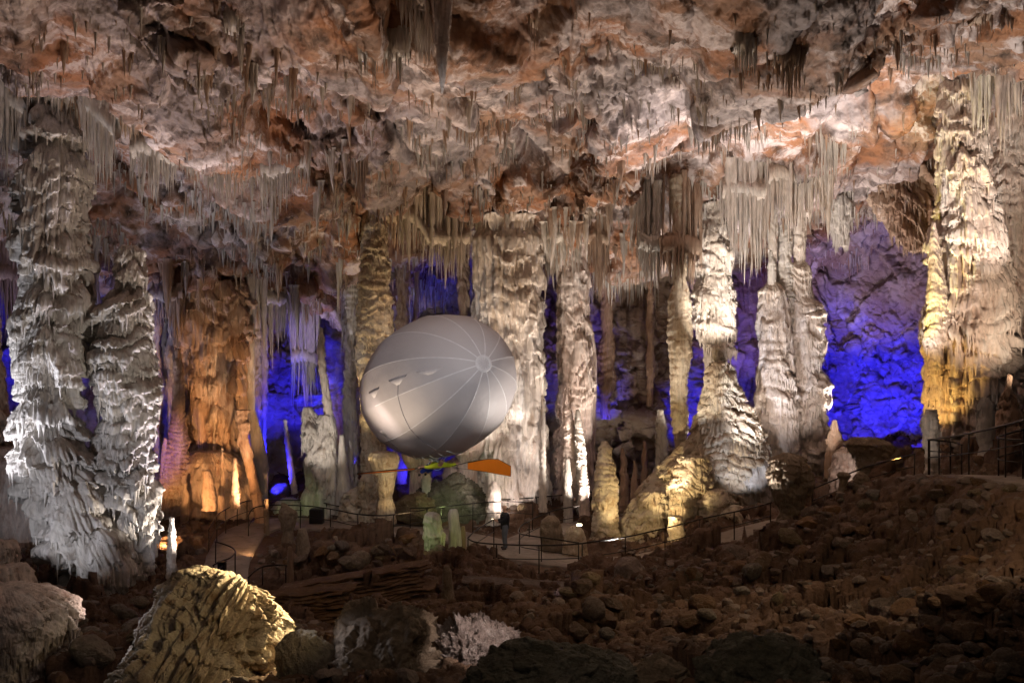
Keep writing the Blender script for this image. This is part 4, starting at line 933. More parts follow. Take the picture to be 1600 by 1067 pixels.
# gravel and fist-sized debris everywhere on the earth
r = np.random.default_rng(90)
n = 9000
Yp = 9+ (r.random(n)**.9)*36; Xp = (r.random(n)*1.25-.62)*Yp
zz = ground_z(Xp, Yp)
dmin = np.min([np.min(np.hypot(Xp[:, None]-Q[None, ::3, 0], Yp[:, None]-Q[None, ::3, 1])-Q[None, ::3, 3], axis=1) for Q in WS], axis=0)
keep = (dmin > .2) & (fbm(Xp, Yp, 0*Xp, .22, 2)+.35*(Xp > 4) > -.12)
Xp, Yp, zz = Xp[keep], Yp[keep], zz[keep]
Vs, Fs, off = [], [], 0
shapes = [rock_shape(I2, 300+i)[0] for i in range(12)]
for i in range(len(Xp)):
    s = (.03+.17*r.random()**3.5)*np.interp(Yp[i], [9, 25, 45], [.8, 1.1, 1.4]); a_ = r.uniform(0, 6.28); ca, sa = math.cos(a_), math.sin(a_)
    q = shapes[i % 12]*s*(.8+.5*r.random(3)); q = np.stack([q[:, 0]*ca-q[:, 1]*sa, q[:, 0]*sa+q[:, 1]*ca, q[:, 2]], 1)+np.array([Xp[i], Yp[i], zz[i]+s*.2])
    Vs.append(q); Fs.append(I2[1]+off); off += len(q)
tag(mesh_np('rubble', np.concatenate(Vs), None, M['rubble'], False, None, np.concatenate(Fs)), 'fist-sized stone debris scattered over the brown cave floor', 'rubble', None, 'stuff')
print('rocks', round(time.time()-T0, 1))
# ------------------------------------------------------------------ railings
def tube_np(P, r, seg=8):
    P = np.asarray(P, float); n = len(P)
    t = np.gradient(P, axis=0); t /= np.linalg.norm(t, axis=1)[:, None]+1e-9
    up = np.array([0, 0, 1.0]); a_ = np.cross(t, up)
    bad = np.linalg.norm(a_, axis=1) < .1
    a_[bad] = np.cross(t[bad], np.array([0, 1.0, 0])); a_ /= np.linalg.norm(a_, axis=1)[:, None]
    b_ = np.cross(a_, t)
    th = np.arange(seg)/seg*2*math.pi
    rr = np.full(n, r) if np.isscalar(r) else np.asarray(r)
    V = P[:, None]+rr[:, None, None]*(np.cos(th)[None, :, None]*a_[:, None]+np.sin(th)[None, :, None]*b_[:, None])
    Fq = grid_faces(n, seg, True)
    return V.reshape(-1, 3), Fq
def tube(name, P, r, mat, parent=None, seg=8):
    V, Fq = tube_np(P, r, seg); n = len(P)
    Ft = []
    for base, e in ((0, 1), ((n-1)*seg, -1)):
        for j in range(1, seg-1): Ft.append((base, base+j, base+j+1) if e < 0 else (base, base+j+1, base+j))
    return mesh_np(name, V, Fq, M[mat], True, parent, np.array(Ft))
def smooth(P, it=3, n=8):
    P = np.asarray(P, float)
    d = np.r_[0, np.cumsum(np.linalg.norm(np.diff(P, axis=0), axis=1))]
    m = max(4, int(d[-1]/.18)); t = np.linspace(0, d[-1], m)
    Q = np.stack([np.interp(t, d, P[:, i]) for i in range(3)], 1)
    for _ in range(it): Q[1:-1] = (Q[:-2]+2*Q[1:-1]+Q[2:])/4
    return Q
def railing(label, pts, spacing=1.55, H=1.08, mid=.5, group='path railings', r=.028, posts=True):
    P = np.array([at(*p) for p in pts]); Q = smooth(P)
    org = Q[0]-[0, 0, H]
    e = empty('railing', org, label, 'railing', group)
    tube('handrail', Q-org, r, 'rail', e)
    if mid: tube('mid_rail', Q-org-np.array([0, 0, mid]), r*.6, 'rail', e, 6)
    d = np.r_[0, np.cumsum(np.linalg.norm(np.diff(Q, axis=0), axis=1))]
    if posts:
        n = max(2, int(round(d[-1]/spacing))+1)
        for t in np.linspace(.03, d[-1]-.03, n):
            p = np.array([np.interp(t, d, Q[:, i]) for i in range(3)])-org
            tube('post', [p-[0, 0, .01], p-[0, 0, .5], p-[0, 0, H+.22]], .022, 'rail', e, 8)
    return e
railing('main near railing curving under the visitor and climbing to the dark mushroom stalagmite', [(731, 840, 33.1), (737, 846, 32.5), (760, 849, 32.2), (800, 851, 31.9), (850, 852, 31.8), (900, 850, 31.6), (943, 844, 31.3), (983, 838, 31.3), (1026, 828, 31.6), (1060, 820, 32), (1097, 810, 32.5), (1140, 801, 33), (1169, 795, 33.3), (1205, 785, 33.5)])
railing('short railing end rising from the hook beside the visitor toward the balloon', [(731, 840, 33.1), (742, 829, 34), (758, 819, 35), (772, 811, 36)], spacing=3)
railing('inner railing with a downturned hook right of the visitor', [(905, 848, 33.2), (860, 841, 33.6), (830, 837, 34.2), (812, 834, 34.9), (809, 829, 36.1), (815, 820, 37.4), (835, 809, 38.6), (868, 796, 39.6), (905, 790, 40)])
railing('middle railing between the green-lit stalagmites and the visitor', [(640, 794, 39), (672, 793, 38.8), (705, 790, 38.8), (740, 786, 39), (772, 783.5, 39.5), (810, 783.5, 39.8), (833, 786, 39.6)])
railing('far railing behind the visitor reaching right along the back of the path', [(700, 782, 41.8), (780, 781, 42), (828, 778, 42.3), (880, 773, 42.8), (925, 768, 43.2)])
railing('far railing above the back edge of the left path loop', [(326, 828, 35.6), (336, 809, 36.6), (343, 801, 38), (363, 790, 39.5), (387, 782, 42), (413, 781, 43.2), (450, 781, 43.2), (486, 781, 43.2), (508, 786, 42.6), (524, 790, 42.2), (580, 796, 41.4), (650, 799, 40.9), (700, 789, 40.9)])
railing('near railing along the front edge of the left path loop', [(388, 806, 38.1), (391, 797, 38.6), (400, 791, 39.2), (424, 788.5, 39.6), (456, 789, 39.4), (486, 790.5, 39.1), (524, 796, 38.6), (555, 803, 37.9), (598, 806, 37.7), (650, 799, 38.2), (668, 795, 38.6)])
railing('descending railing with a spiral end left of the path above the fallen stalagmite', [(336, 846, 33.2), (352, 850, 33), (364, 855, 32.8), (369, 862, 31.8), (360, 872, 30.6), (345, 876, 30), (333, 883, 29.6)], spacing=1.8, mid=0)
railing('lower left railing winding down past the fallen stalagmite', [(347, 884, 29.3), (337, 895, 28.6), (311, 914, 27.2), (290, 929, 26.2), (281, 944, 25.2), (282, 958, 24), (276, 967, 23.4), (255, 977, 22.8), (220, 986, 22), (180, 995, 21.1), (115, 1012, 20), (40, 1030, 19)], spacing=2.4, mid=.62)
railing('small near railing right of the lower path, behind the fallen stalagmite', [(388, 902, 28.4), (400, 889, 28.9), (411, 883, 29.3), (430, 882, 29.4), (448, 883, 29.3)], spacing=.9, mid=0)
railing('double sloping railing climbing past the glowing boulder', [(1268, 764, 31), (1310, 747, 31.4), (1345, 732, 31.8), (1390, 719, 31), (1430, 709, 30)], spacing=4, mid=.42)
railing('upper right railing running off the frame edge above the rubble hill', [(1450, 687, 27.5), (1476, 684, 26.5), (1510, 678, 25), (1544, 671, 23.4), (1575, 663, 22), (1600, 656, 21), (1650, 645, 19.5)], spacing=2.6, mid=.55)
railing('square corner of railing below the white rippled stalagmite', [(1452, 687, 27.6), (1476, 689, 28.6), (1494, 691, 29), (1503, 695, 28.2)], spacing=1.0, mid=.35)
railing('short railing with curved end at the right frame edge', [(1600, 671, 24.2), (1580, 676, 24), (1562, 681, 23.6), (1556, 684, 23), (1575, 687, 22.4), (1600, 688, 22)], spacing=1.6, mid=.55)

# ------------------------------------------------------------------ small equipment
def box_part(name, loc, size, mat, parent, bev=.02):
    bm = bmesh.new(); bmesh.ops.create_cube(bm, size=1)
    for v_ in bm.verts: v_.co = Vector((v_.co.x*size[0], v_.co.y*size[1], v_.co.z*size[2]))
    bmesh.ops.bevel(bm, geom=list(bm.edges), offset=bev, segments=2, affect='EDGES')
    me = bpy.data.meshes.new(name); bm.to_mesh(me); bm.free(); me.materials.append(M[mat])
    o = bpy.data.objects.new(name, me); C.objects.link(o); o.location = loc
    if parent: o.parent = parent
    return o
M['lens'] = plain('lamp_lens', (.9, .85, .7), .2, 0, emit=(1, .86, .6), es=16)
M['lens2'] = plain('small_lamp_lens', (.9, .85, .7), .2, 0, emit=(1, .8, .5), es=10)
def fixture(p, label, aim, s=.16, grp='cave floodlights'):
    e = empty('floodlight', p, label, 'lamp', grp)
    a_ = math.atan2(aim[1], aim[0])-math.pi/2
    e.rotation_euler = (0, 0, a_)
    box_part('housing', (0, 0, s*.8), (s*1.5, s*.6, s), 'black', e)
    box_part('lens', (0, s*.34, s*.8), (s*1.25, s*.06, s*.8), 'lens2', e, .004)
    box_part('bracket', (0, 0, s*.15), (s*1.7, s*.2, s*.3), 'black', e, .008)
    return e
e = empty('speaker_box', at(495, 823, 41.0)-[0, 0, .05], 'black rectangular cabinet on short legs behind the far railing', 'cabinet')
box_part('cabinet', (0, 0, .50), (.62, .45, .78), 'black', e); box_part('grille', (0, -.235, .52), (.52, .02, .64), 'rail', e, .005)
for sx in (-.22, .22): box_part('leg', (sx, 0, .06), (.06, .3, .12), 'black', e, .01)
e = empty('control_box', at(347, 908, 29.6), 'small black control box beside the lower path railing', 'box')
box_part('case', (0, 0, .42), (.26, .18, .44), 'black', e); box_part('lid', (0, 0, .655), (.29, .21, .03), 'rail', e, .006); box_part('stake', (0, 0, .1), (.06, .06, .22), 'rail', e, .008)
e = empty('spotlight', at(905, 823, 34.7)+[0, 0, .02], 'brightly glowing small lamp on top of the flat-topped boulder', 'lamp')
box_part('housing', (0, .03, .05), (.22, .10, .08), 'black', e, .01); box_part('lens', (0, -.03, .07), (.20, .03, .07), 'lens', e, .006)

# ------------------------------------------------------------------ the balloon
def mat_fabric():
    m, nt, N, L, P = new_mat('envelope_fabric')
    tc = N.new('ShaderNodeTexCoord'); n = N.new('ShaderNodeTexNoise'); n.inputs['Scale'].default_value = .8; n.inputs['Detail'].default_value = 4
    L.new(tc.outputs['Object'], n.inputs['Vector'])
    x = N.new('ShaderNodeMix'); x.data_type = 'RGBA'; L.new(n.outputs['Fac'], x.inputs[0])
    x.inputs[6].default_value = (.42, .395, .40, 1); x.inputs[7].default_value = (.49, .465, .47, 1)
    L.new(x.outputs[2], P.inputs['Base Color'])
    P.inputs['Roughness'].default_value = .55; P.inputs['Specular IOR Level'].default_value = .3
    n2 = N.new('ShaderNodeTexNoise'); n2.inputs['Scale'].default_value = 1.4; n2.inputs['Detail'].default_value = 3; L.new(tc.outputs['Object'], n2.inputs['Vector'])
    b = N.new('ShaderNodeBump'); b.inputs['Strength'].default_value = .4; b.inputs['Distance'].default_value = .10; L.new(n2.outputs['Fac'], b.inputs['Height']); L.new(b.outputs[0], P.inputs['Normal'])
    return m
M['fabric'] = mat_fabric()
M['seam'] = plain('seam_tape', (.60, .59, .60), .5)
M['cord'] = plain('dark_cord', (.24, .225, .24), .6)
M['white'] = plain('white_webbing', (.62, .70, .66), .6)
BA, BB = 4.62, 2.60
bc = at(680, 606, 33.5)
ax = Vector((.426, -.877, .222)).normalized()
balloon = empty('balloon', bc, 'grey oval balloon with pale seams meeting at a nose ring, floating at centre', 'balloon')
side = ax.cross(Vector((0, 0, 1))).normalized(); upv = side.cross(ax).normalized()
Rm = np.array([side, upv, ax]).T     # local x=side, y=up, z=axis
def el(u, ph, lift=0.0):
    """u: angle from the nose, ph: around the axis"""
    s_ = np.sin(u); c_ = np.cos(u)
    gore = 1-.012*(1-np.abs(np.cos(ph*6)))**2*np.clip(s_*2, 0, 1)*-1
    r_ = (BB+lift)*s_*gore
    P = np.stack([r_*np.cos(ph), r_*np.sin(ph), (BA+lift)*c_], -1)
    return P@Rm.T
nu, nph = 120, 192
U = np.linspace(.001, math.pi-.001, nu)[:, None]; PH = np.linspace(0, 2*math.pi, nph, endpoint=False)[None, :]
V = el(U+0*PH, PH+0*U)
mesh_np('envelope', V.reshape(-1, 3), grid_faces(nu, nph, True), M['fabric'], True, balloon)
for k in range(12):
    ph = k*math.pi/6+math.pi/12*0+.26
    u = np.linspace(.05, 1.75+.3*math.sin(k*2.1), 60)
    ctr = el(u, np.full(60, ph), .004)
    wd = .020
    A = el(u, ph-wd/np.maximum(np.sin(u)*BB, .1), .003); B = el(u, ph+wd/np.maximum(np.sin(u)*BB, .1), .003); Cc = el(u, np.full(60, ph), .012)
    mesh_np('seam', np.stack([A, Cc, B]), grid_faces(3, 60), M['seam'], True, balloon)
u = np.array([.03, .06, .10, .115]); ph = np.linspace(0, 2*math.pi, 48, endpoint=False)
V = np.stack([el(np.full(48, q), ph, l) for q, l in ((.075, .004), (.08, .016), (.11, .016), (.115, .004))])
mesh_np('nose_ring', V, grid_faces(4, 48, True), M['seam'], True, balloon)
M['cap'] = plain('nose_cap', (.52, .50, .51), .5)
V = np.stack([el(np.full(48, q), ph, l) for q, l in ((.004, .01), (.04, .009), (.076, .006))])
mesh_np('nose_cap', V, grid_faces(3, 48, True), M['cap'], True, balloon)
# load patches with hanging cords: triangle glued to the skin
def patch(px, py, w, pale=False, cordto=None):
    d = Vector(at(px, py, 1.0))-CAM; d.normalize()
    # ray / ellipsoid
    Ri = np.array(Rm); o_ = Ri.T@(np.array(CAM)-bc); dd = Ri.T@np.array(d)
    S_ = np.array([1/BB, 1/BB, 1/BA]); o2, d2 = o_*S_, dd*S_
    a2 = d2@d2; b2 = o2@d2; c2 = o2@o2-1; q = b2*b2-a2*c2
    if q < 0: return
    t = (-b2-math.sqrt(q))/a2; p = o_+dd*t
    u0 = math.acos(np.clip(p[2]/BA, -1, 1)); p0 = math.atan2(p[1], p[0])
    # patch spans along the axis, tip hangs down
    n = 9; us = np.linspace(-w, w, n)
    rows = []
    for f, l in ((0, .004), (0, .012), (.35, .012), (1.0, .012), (1.0, .004)):
        sgn = -1 if math.cos(p0) > 0 else 1
        rows.append(el(u0+us*(1-f*.85), np.full(n, p0+sgn*f*.11), l))
    mesh_np('load_patch', np.stack(rows), grid_faces(5, n), M['cap' if pale else 'cord'], True, balloon)
    if cordto:
        dstu, dstp = cordto
        t_ = np.linspace(0, 1, 30)
        P_ = el(u0+(dstu-u0)*t_, p0+sgn*.11+(dstp-p0)*t_, .012)
        tube('cord', P_, .008, 'cord', balloon, 6)
patch(672, 577, .17, True)
patch(621, 590, .13, True, (1.35, -1.5))
patch(584, 609, .12, True)
patch(596, 672, .05, True, (1.9, -1.5))
# bridle webbing under the belly
nadir = np.array([0, 0, -1.0])
for i in range(5):
    x_ = -.5+.25*i
    ang = -math.pi/2
    P0 = el(np.array([1.45+.1*i]), np.array([-math.pi/2-.25+.1*i]), .01)[0]
    P1 = el(np.array([1.30+.1*i]), np.array([-math.pi/2+.10+.06*i]), .01)[0]
    mid_ = (P0+P1)/2*1.02
    tube('bridle', [P0, mid_-[0, 0, .03], P1], .016, 'white', balloon, 6)

# ------------------------------------------------------------------ people
SK = plain('skin_tone', (.50, .30, .21), .55, var=.1)
M['skin'] = SK
M['jacket'] = plain('black_jacket', (.012, .014, .018), .8)
M['jeans'] = plain('grey_jeans', (.10, .11, .13), .85)
M['shoe'] = plain('dark_shoe', (.05, .04, .035), .6)
M['hivis'] = plain('yellow_top', (.62, .72, .03), .6, var=.08)
M['bluetrouser'] = plain('blue_trousers', (.02, .05, .42), .7)
M['hair'] = plain('dark_hair', (.02, .015, .012), .7)
M['wing'] = plain('orange_sailcloth', (.80, .20, .008), .55, var=.12, scale=2)
M['badge'] = plain('yellow_badge', (.6, .5, .08), .6)
def skin(name, verts, edges, mat, parent, lev=2):
    kf = {'body': 1.08, 'jacket': 1.22, 'top': 1.2, 'trousers': 1.24, 'shoe': 1.15}.get(name, 1.0)
    me = bpy.data.meshes.new(name); me.from_pydata([v_[:3] for v_ in verts], edges, []); me.materials.append(M[mat])
    o = bpy.data.objects.new(name, me); C.objects.link(o); o.parent = parent
    sk = o.modifiers.new('skin', 'SKIN'); sk.use_smooth_shade = True
    layer = me.skin_vertices[0] if len(me.skin_vertices) else None
    if layer is None:
        bm = bmesh.new(); bm.from_mesh(me); bm.verts.layers.skin.verify(); bm.to_mesh(me); bm.free(); layer = me.skin_vertices[0]
    for i, v_ in enumerate(verts):
        r_ = v_[3]; layer.data[i].radius = (r_[0]*kf, r_[1]*kf) if isinstance(r_, tuple) else (r_*kf, r_*kf); layer.data[i].use_root = (i == 0)
    s_ = o.modifiers.new('sub', 'SUBSURF'); s_.levels = lev; s_.render_levels = lev
    return o
def chain(n0, n): return [(n0+i, n0+i+1) for i in range(n-1)]
def hand(verts, edges, wrist_i, w, dirv, palmn, s=1.0):
    """palm and five bent fingers from a wrist vertex"""
    d = Vector(dirv).normalized(); n = Vector(palmn).normalized(); sd = d.cross(n).normalized()
    W = Vector(w); p = len(verts)
    verts.append((*(W+d*.045*s), (.036*s, .018*s))); edges.append((wrist_i, p))
    for k, (o_, l) in enumerate(((-.030, .070), (-.010, .080), (.010, .076), (.030, .060))):
        a0 = W+d*.085*s+sd*o_*s; q = len(verts)
        verts += [(*a0, .010*s), (*(a0+d*l*.5*s+n*.012), .009*s), (*(a0+d*l*.8*s+n*.045), .008*s)]
        edges += [(p, q), (q, q+1), (q+1, q+2)]
    a0 = W+d*.03*s-sd*.038*s; q = len(verts)
    verts += [(*a0, .012*s), (*(a0+d*.03*s-sd*.02*s+n*.02), .010*s), (*(a0+d*.055*s-sd*.015*s+n*.045), .009*s)]
    edges += [(p, q), (q, q+1), (q+1, q+2)]
# visitor: faces left (-x), slightly away from the camera side-on; local x forward = -X world
def visitor():
    p = at(789, 858, 35.9); Q = WS[0]; j = np.argmin(np.hypot(Q[:, 0]-p[0], Q[:, 1]-p[1])); p[2] = Q[j, 2]+.015
    e = empty('person', p, 'bald bearded visitor in a black jacket and grey jeans standing at the railing, hands raised', 'person')
    e.rotation_euler = (0, 0, math.radians(180+8))     # local +x is forward
    v_ = [(0, 0, .95, (.10, .09)), (0, 0, 1.12, (.10, .09)), (0.0, 0, 1.32, (.14, .11)), (-.01, 0, 1.46, (.12, .10)), (0, 0, 1.53, .058), (.015, 0, 1.58, .06),
          (.02, 0, 1.66, (.085, .10)), (.012, 0, 1.72, (.08, .095)), (.0, 0, 1.765, .055)]
    ed = chain(0, 9)
    n = len(v_); v_ += [(.112, 0, 1.655, .014)]; ed.append((6, n))                     # nose
    for sy in (-1, 1):
        n = len(v_); v_ += [(0, sy*.095, 1.66, .018)]; ed.append((6, n))                # ears
        n = len(v_)
        v_ += [(-.01, sy*.20, 1.43, .062), (.05, sy*.24, 1.18, .048), (.27, sy*.16, 1.13, .038), (.34, sy*.12, 1.15, .026)]
        ed += [(3, n), (n, n+1), (n+1, n+2), (n+2, n+3)]
        hand(v_, ed, n+3, (.34, sy*.12, 1.15), (.9, -sy*.4, .25), (0, -sy*.3, .9))
        n = len(v_)
        v_ += [(0, sy*.10, .88, .075), (.02, sy*.11, .50, .062), (-.02, sy*.12, .10, .042), (.0, sy*.12, .05, .045), (.13, sy*.14, .035, .036)]
        ed += [(0, n), (n, n+1), (n+1, n+2), (n+2, n+3), (n+3, n+4)]
    body = skin('body', v_, ed, 'skin', e, 2)
    j_ = [(0, 0, .76, (.165, .15)), (0, 0, .90, (.165, .15)), (0, 0, 1.02, (.155, .145)), (0, 0, 1.2, (.175, .15)), (0.0, 0, 1.34, (.19, .15)), (-.01, 0, 1.46, (.13, .11)), (-.005, 0, 1.515, .075)]
    je = chain(0, 7)
    for sy in (-1, 1):
        n = len(j_)
        j_ += [(-.01, sy*.205, 1.42, .085), (.05, sy*.245, 1.18, .070), (.19, sy*.19, 1.14, .056), (.30, sy*.14, 1.14, .045)]
        je += [(5, n), (n, n+1), (n+1, n+2), (n+2, n+3)]
    skin('jacket', j_, je, 'jacket', e, 2)
    t_ = [(0, 0, 1.12, (.12, .11)), (0, 0, .90, (.135, .125))]; te = [(0, 1)]
    for sy in (-1, 1):
        n = len(t_); t_ += [(0, sy*.10, .80, .108), (.02, sy*.115, .50, .080), (-.015, sy*.125, .12, .066), (-.012, sy*.125, .07, .066)]
        te += [(1, n), (n, n+1), (n+1, n+2), (n+2, n+3)]
    skin('trousers', t_, te, 'jeans', e, 2)
    for sy in (-1, 1):
        skin('shoe', [(-.05, sy*.125, .05, .046), (.04, sy*.128, .045, .048), (.15, sy*.145, .035, .038)], [(0, 1), (1, 2)], 'shoe', e, 2)
    skin('beard', [(.06, 0, 1.60, (.05, .035)), (.075, 0, 1.565, .03)], [(0, 1)], 'hair', e, 2)
    for sy in (-1, 1): skin('eye', [(.092, sy*.032, 1.69, .008), (.096, sy*.032, 1.69, .006)], [(0, 1)], 'hair', e, 1)
    box_part('badge', (.10, .155, 1.36), (.06, .01, .05), 'badge', e, .003)
    c = empty('remote_control', Vector(p)+Vector((-.50, .05, 1.17)), 'small glowing handheld controller held by the visitor', 'controller')
    box_part('case', (0, 0, 0), (.12, .17, .05), 'black', c, .01); box_part('screen', (0, 0, .031), (.06, .06, .01), 'lens2', c, .002)
    for sy in (-.06, .06): tube('stick', [(0, sy, .02), (0, sy, .06)], .008, 'rail', c, 6)
visitor()
def pilot():
    p = at(686, 727, 33.4)
    e = empty('person', p, 'balloon pilot in a yellow top and blue trousers hanging prone under the grey balloon', 'person')
    e.rotation_euler = (0, 0, math.radians(-58))   # local +x is forward, toward the camera and right
    v_ = [(-.55, 0, -.06, (.14, .11)), (-.35, 0, -.04, (.13, .11)), (-.12, 0, .0, (.16, .12)), (.02, 0, .03, (.11, .09)), (.10, 0, .06, .055), (.15, 0, .09, .06), (.20, 0, .15, (.085, .09)), (.20, 0, .22, (.08, .085)), (.19, 0, .26, .05)]
    ed = chain(0, 9)
    n = len(v_); v_ += [(.30, 0, .15, .014)]; ed.append((6, n))
    for sy in (-1, 1):
        n = len(v_); v_ += [(.18, sy*.09, .16, .017)]; ed.append((6, n))
        n = len(v_); v_ += [(.02, sy*.20, .02, .062), (.05, sy*.48, -.03, .046), (.10, sy*.73, .02, .034), (.11, sy*.78, .02, .026)]
        ed += [(3, n), (n, n+1), (n+1, n+2), (n+2, n+3)]
        hand(v_, ed, n+3, (.11, sy*.78, .02), (.2, sy*.9, 0), (0, 0, -1))
        n = len(v_)
        v_ += [(-.66, sy*.10, -.10, .09), (-.98, sy*.12, -.28, .062), (-1.28, sy*.13, -.42, .042), (-1.36, sy*.13, -.46, .04), (-1.42, sy*.14, -.54, .032)]
        ed += [(0, n), (n, n+1), (n+1, n+2), (n+2, n+3), (n+3, n+4)]
    skin('body', v_, ed, 'skin', e)
    j_ = [(-.52, 0, -.05, (.16, .13)), (-.35, 0, -.04, (.16, .13)), (-.12, 0, .0, (.18, .14)), (.02, 0, .03, (.13, .11)), (.08, 0, .05, .07)]; je = chain(0, 5)
    for sy in (-1, 1):
        n = len(j_); j_ += [(.02, sy*.21, .02, .085), (.05, sy*.48, -.03, .064), (.09, sy*.69, .01, .05)]; je += [(3, n), (n, n+1), (n+1, n+2)]
    skin('top', j_, je, 'hivis', e)
    t_ = [(-.50, 0, -.05, (.15, .12)), (-.60, 0, -.08, (.15, .13))]; te = [(0, 1)]
    for sy in (-1, 1):
        n = len(t_); t_ += [(-.70, sy*.10, -.12, .105), (-.98, sy*.12, -.28, .08), (-1.27, sy*.13, -.41, .062)]; te += [(1, n), (n, n+1), (n+1, n+2)]
    skin('trousers', t_, te, 'bluetrouser', e)
    for sy in (-1, 1): skin('shoe', [(-1.33, sy*.13, -.44, .048), (-1.40, sy*.135, -.50, .048), (-1.45, sy*.14, -.58, .038)], [(0, 1), (1, 2)], 'shoe', e)
    skin('hair', [(.165, 0, .20, (.085, .09)), (.16, 0, .25, .075)], [(0, 1)], 'hair', e)
    h = empty('harness', p, 'pale webbing harness slung between the balloon and its pilot', 'harness')
    h.rotation_euler = e.rotation_euler
    box_part('back_plate', (-.28, 0, .15), (.8, .26, .05), 'white', h, .02)
    for i, x_ in enumerate((-.62, -.35, -.1, .05)):
        for sy in (-1, 1): tube('strap', [(x_, sy*.12, .16), (x_*1.15, sy*.26, .30), (x_*1.25, sy*.34, .52)], .018, 'white', h, 6)
    for x_ in (-.5, -.12): 
        t_ = np.linspace(0, 2*math.pi, 24); tube('loop', np.stack([np.full(24, x_), np.cos(t_)*.20, np.sin(t_)*.17-.02], 1), .016, 'white', h, 6)
pilot()
# flapping wings: oar pole and sailcloth blade
def wing(label, outline, root, tip, Yr, Yt, thick=.012):
    P = np.array([at(q[0], q[1], Yr+(Yt-Yr)*((q[0]-root[0])/(tip[0]-root[0]))) for q in outline])
    org = at(root[0], root[1], Yr)
    e = empty('wing_oar', org, label, 'wing', 'flapping wings of the balloon pilot')
    A = P-org; n = len(A); nv = np.cross(A[1]-A[0], A[2]-A[0]); nv /= np.linalg.norm(nv)
    bm = bmesh.new(); f_ = [bm.verts.new(a_+nv*thick/2) for a_ in A]; b_ = [bm.verts.new(a_-nv*thick/2) for a_ in A]
    bm.faces.new(f_); bm.faces.new(b_[::-1])
    for i in range(n): bm.faces.new((f_[i], b_[i], b_[(i+1) % n], f_[(i+1) % n]))
    bmesh.ops.recalc_face_normals(bm, faces=bm.faces)
    me = bpy.data.meshes.new('blade'); bm.to_mesh(me); bm.free(); me.materials.append(M['wing'])
    o = bpy.data.objects.new('blade', me); C.objects.link(o); o.parent = e
    T = at(tip[0], tip[1], Yt)-org
    tube('spar', [(0, 0, 0), tuple(T*.5+[0, -.02, .03]), tuple(T)], .016, 'rail', e, 6)
    low = A[np.argmin([q[0]*1000-0 for q in outline])] if tip[0] > root[0] else A[0]
    tube('stay', [(0, 0, -.05), tuple(A[-1]+[0, 0, .0])], .007, 'rail', e, 5)
    tube('piping', [tuple(a_) for a_ in A]+[tuple(A[0])], .011, 'rail', e, 5)
    return e
wing('flat orange sailcloth blade on a thin pole spread to the right of the pilot', [(731, 723), (762, 717), (779, 717.5), (798, 728), (798, 744), (765, 738), (731, 733)], (706, 728), (762, 717), 33.0, 31.6)
wing('orange blade seen edge-on, reaching to the left of the pilot', [(650, 731.3), (610, 734.6), (578, 737), (558, 739.2), (558, 740.8), (600, 738), (648, 733.6)], (664, 730.5), (558, 739.6), 33.6, 32.6)
print('props', round(time.time()-T0, 1))
# ------------------------------------------------------------------ light
wd = bpy.data.worlds.new('World'); SC.world = wd; wd.use_nodes = True
bg = wd.node_tree.nodes['Background']; bg.inputs[0].default_value = (.55, .48, .45, 1); bg.inputs[1].default_value = .032
WARM = (1, .78, .58); WHITE = (1, .89, .80); COOL = (.86, .87, 1); PINK = (1, .82, .74); BLUE = (.025, .02, 1); VIO = (.30, .15, 1); ORG = (1, .50, .20); GOLD = (1, .74, .38); ORG2 = (1, .70, .54); GRN = (.72, 1, .38); LAV = (.80, .74, 1)
def spot(src, dst, col, P, cone=60, rad=.12, blend=.6):
    l = bpy.data.lights.new('flood_or_fill_beam', 'SPOT'); l.energy = P; l.color = col; l.spot_size = math.radians(cone); l.spot_blend = 1.0 if col[2] > 3*col[0] else blend; l.shadow_soft_size = rad  # serves the cave floodlights and the added fill spots alike
    o = bpy.data.objects.new('flood_or_fill_beam', l); C.objects.link(o)
    s_ = Vector(at(*src)); s_.z = max(s_.z, gz_at(s_.x, s_.y)+.3); d_ = Vector(at(*dst)); o.location = s_
    o.rotation_mode = 'QUATERNION'; o.rotation_quaternion = (d_-s_).to_track_quat('-Z', 'Y')
    return o
K = 1.0
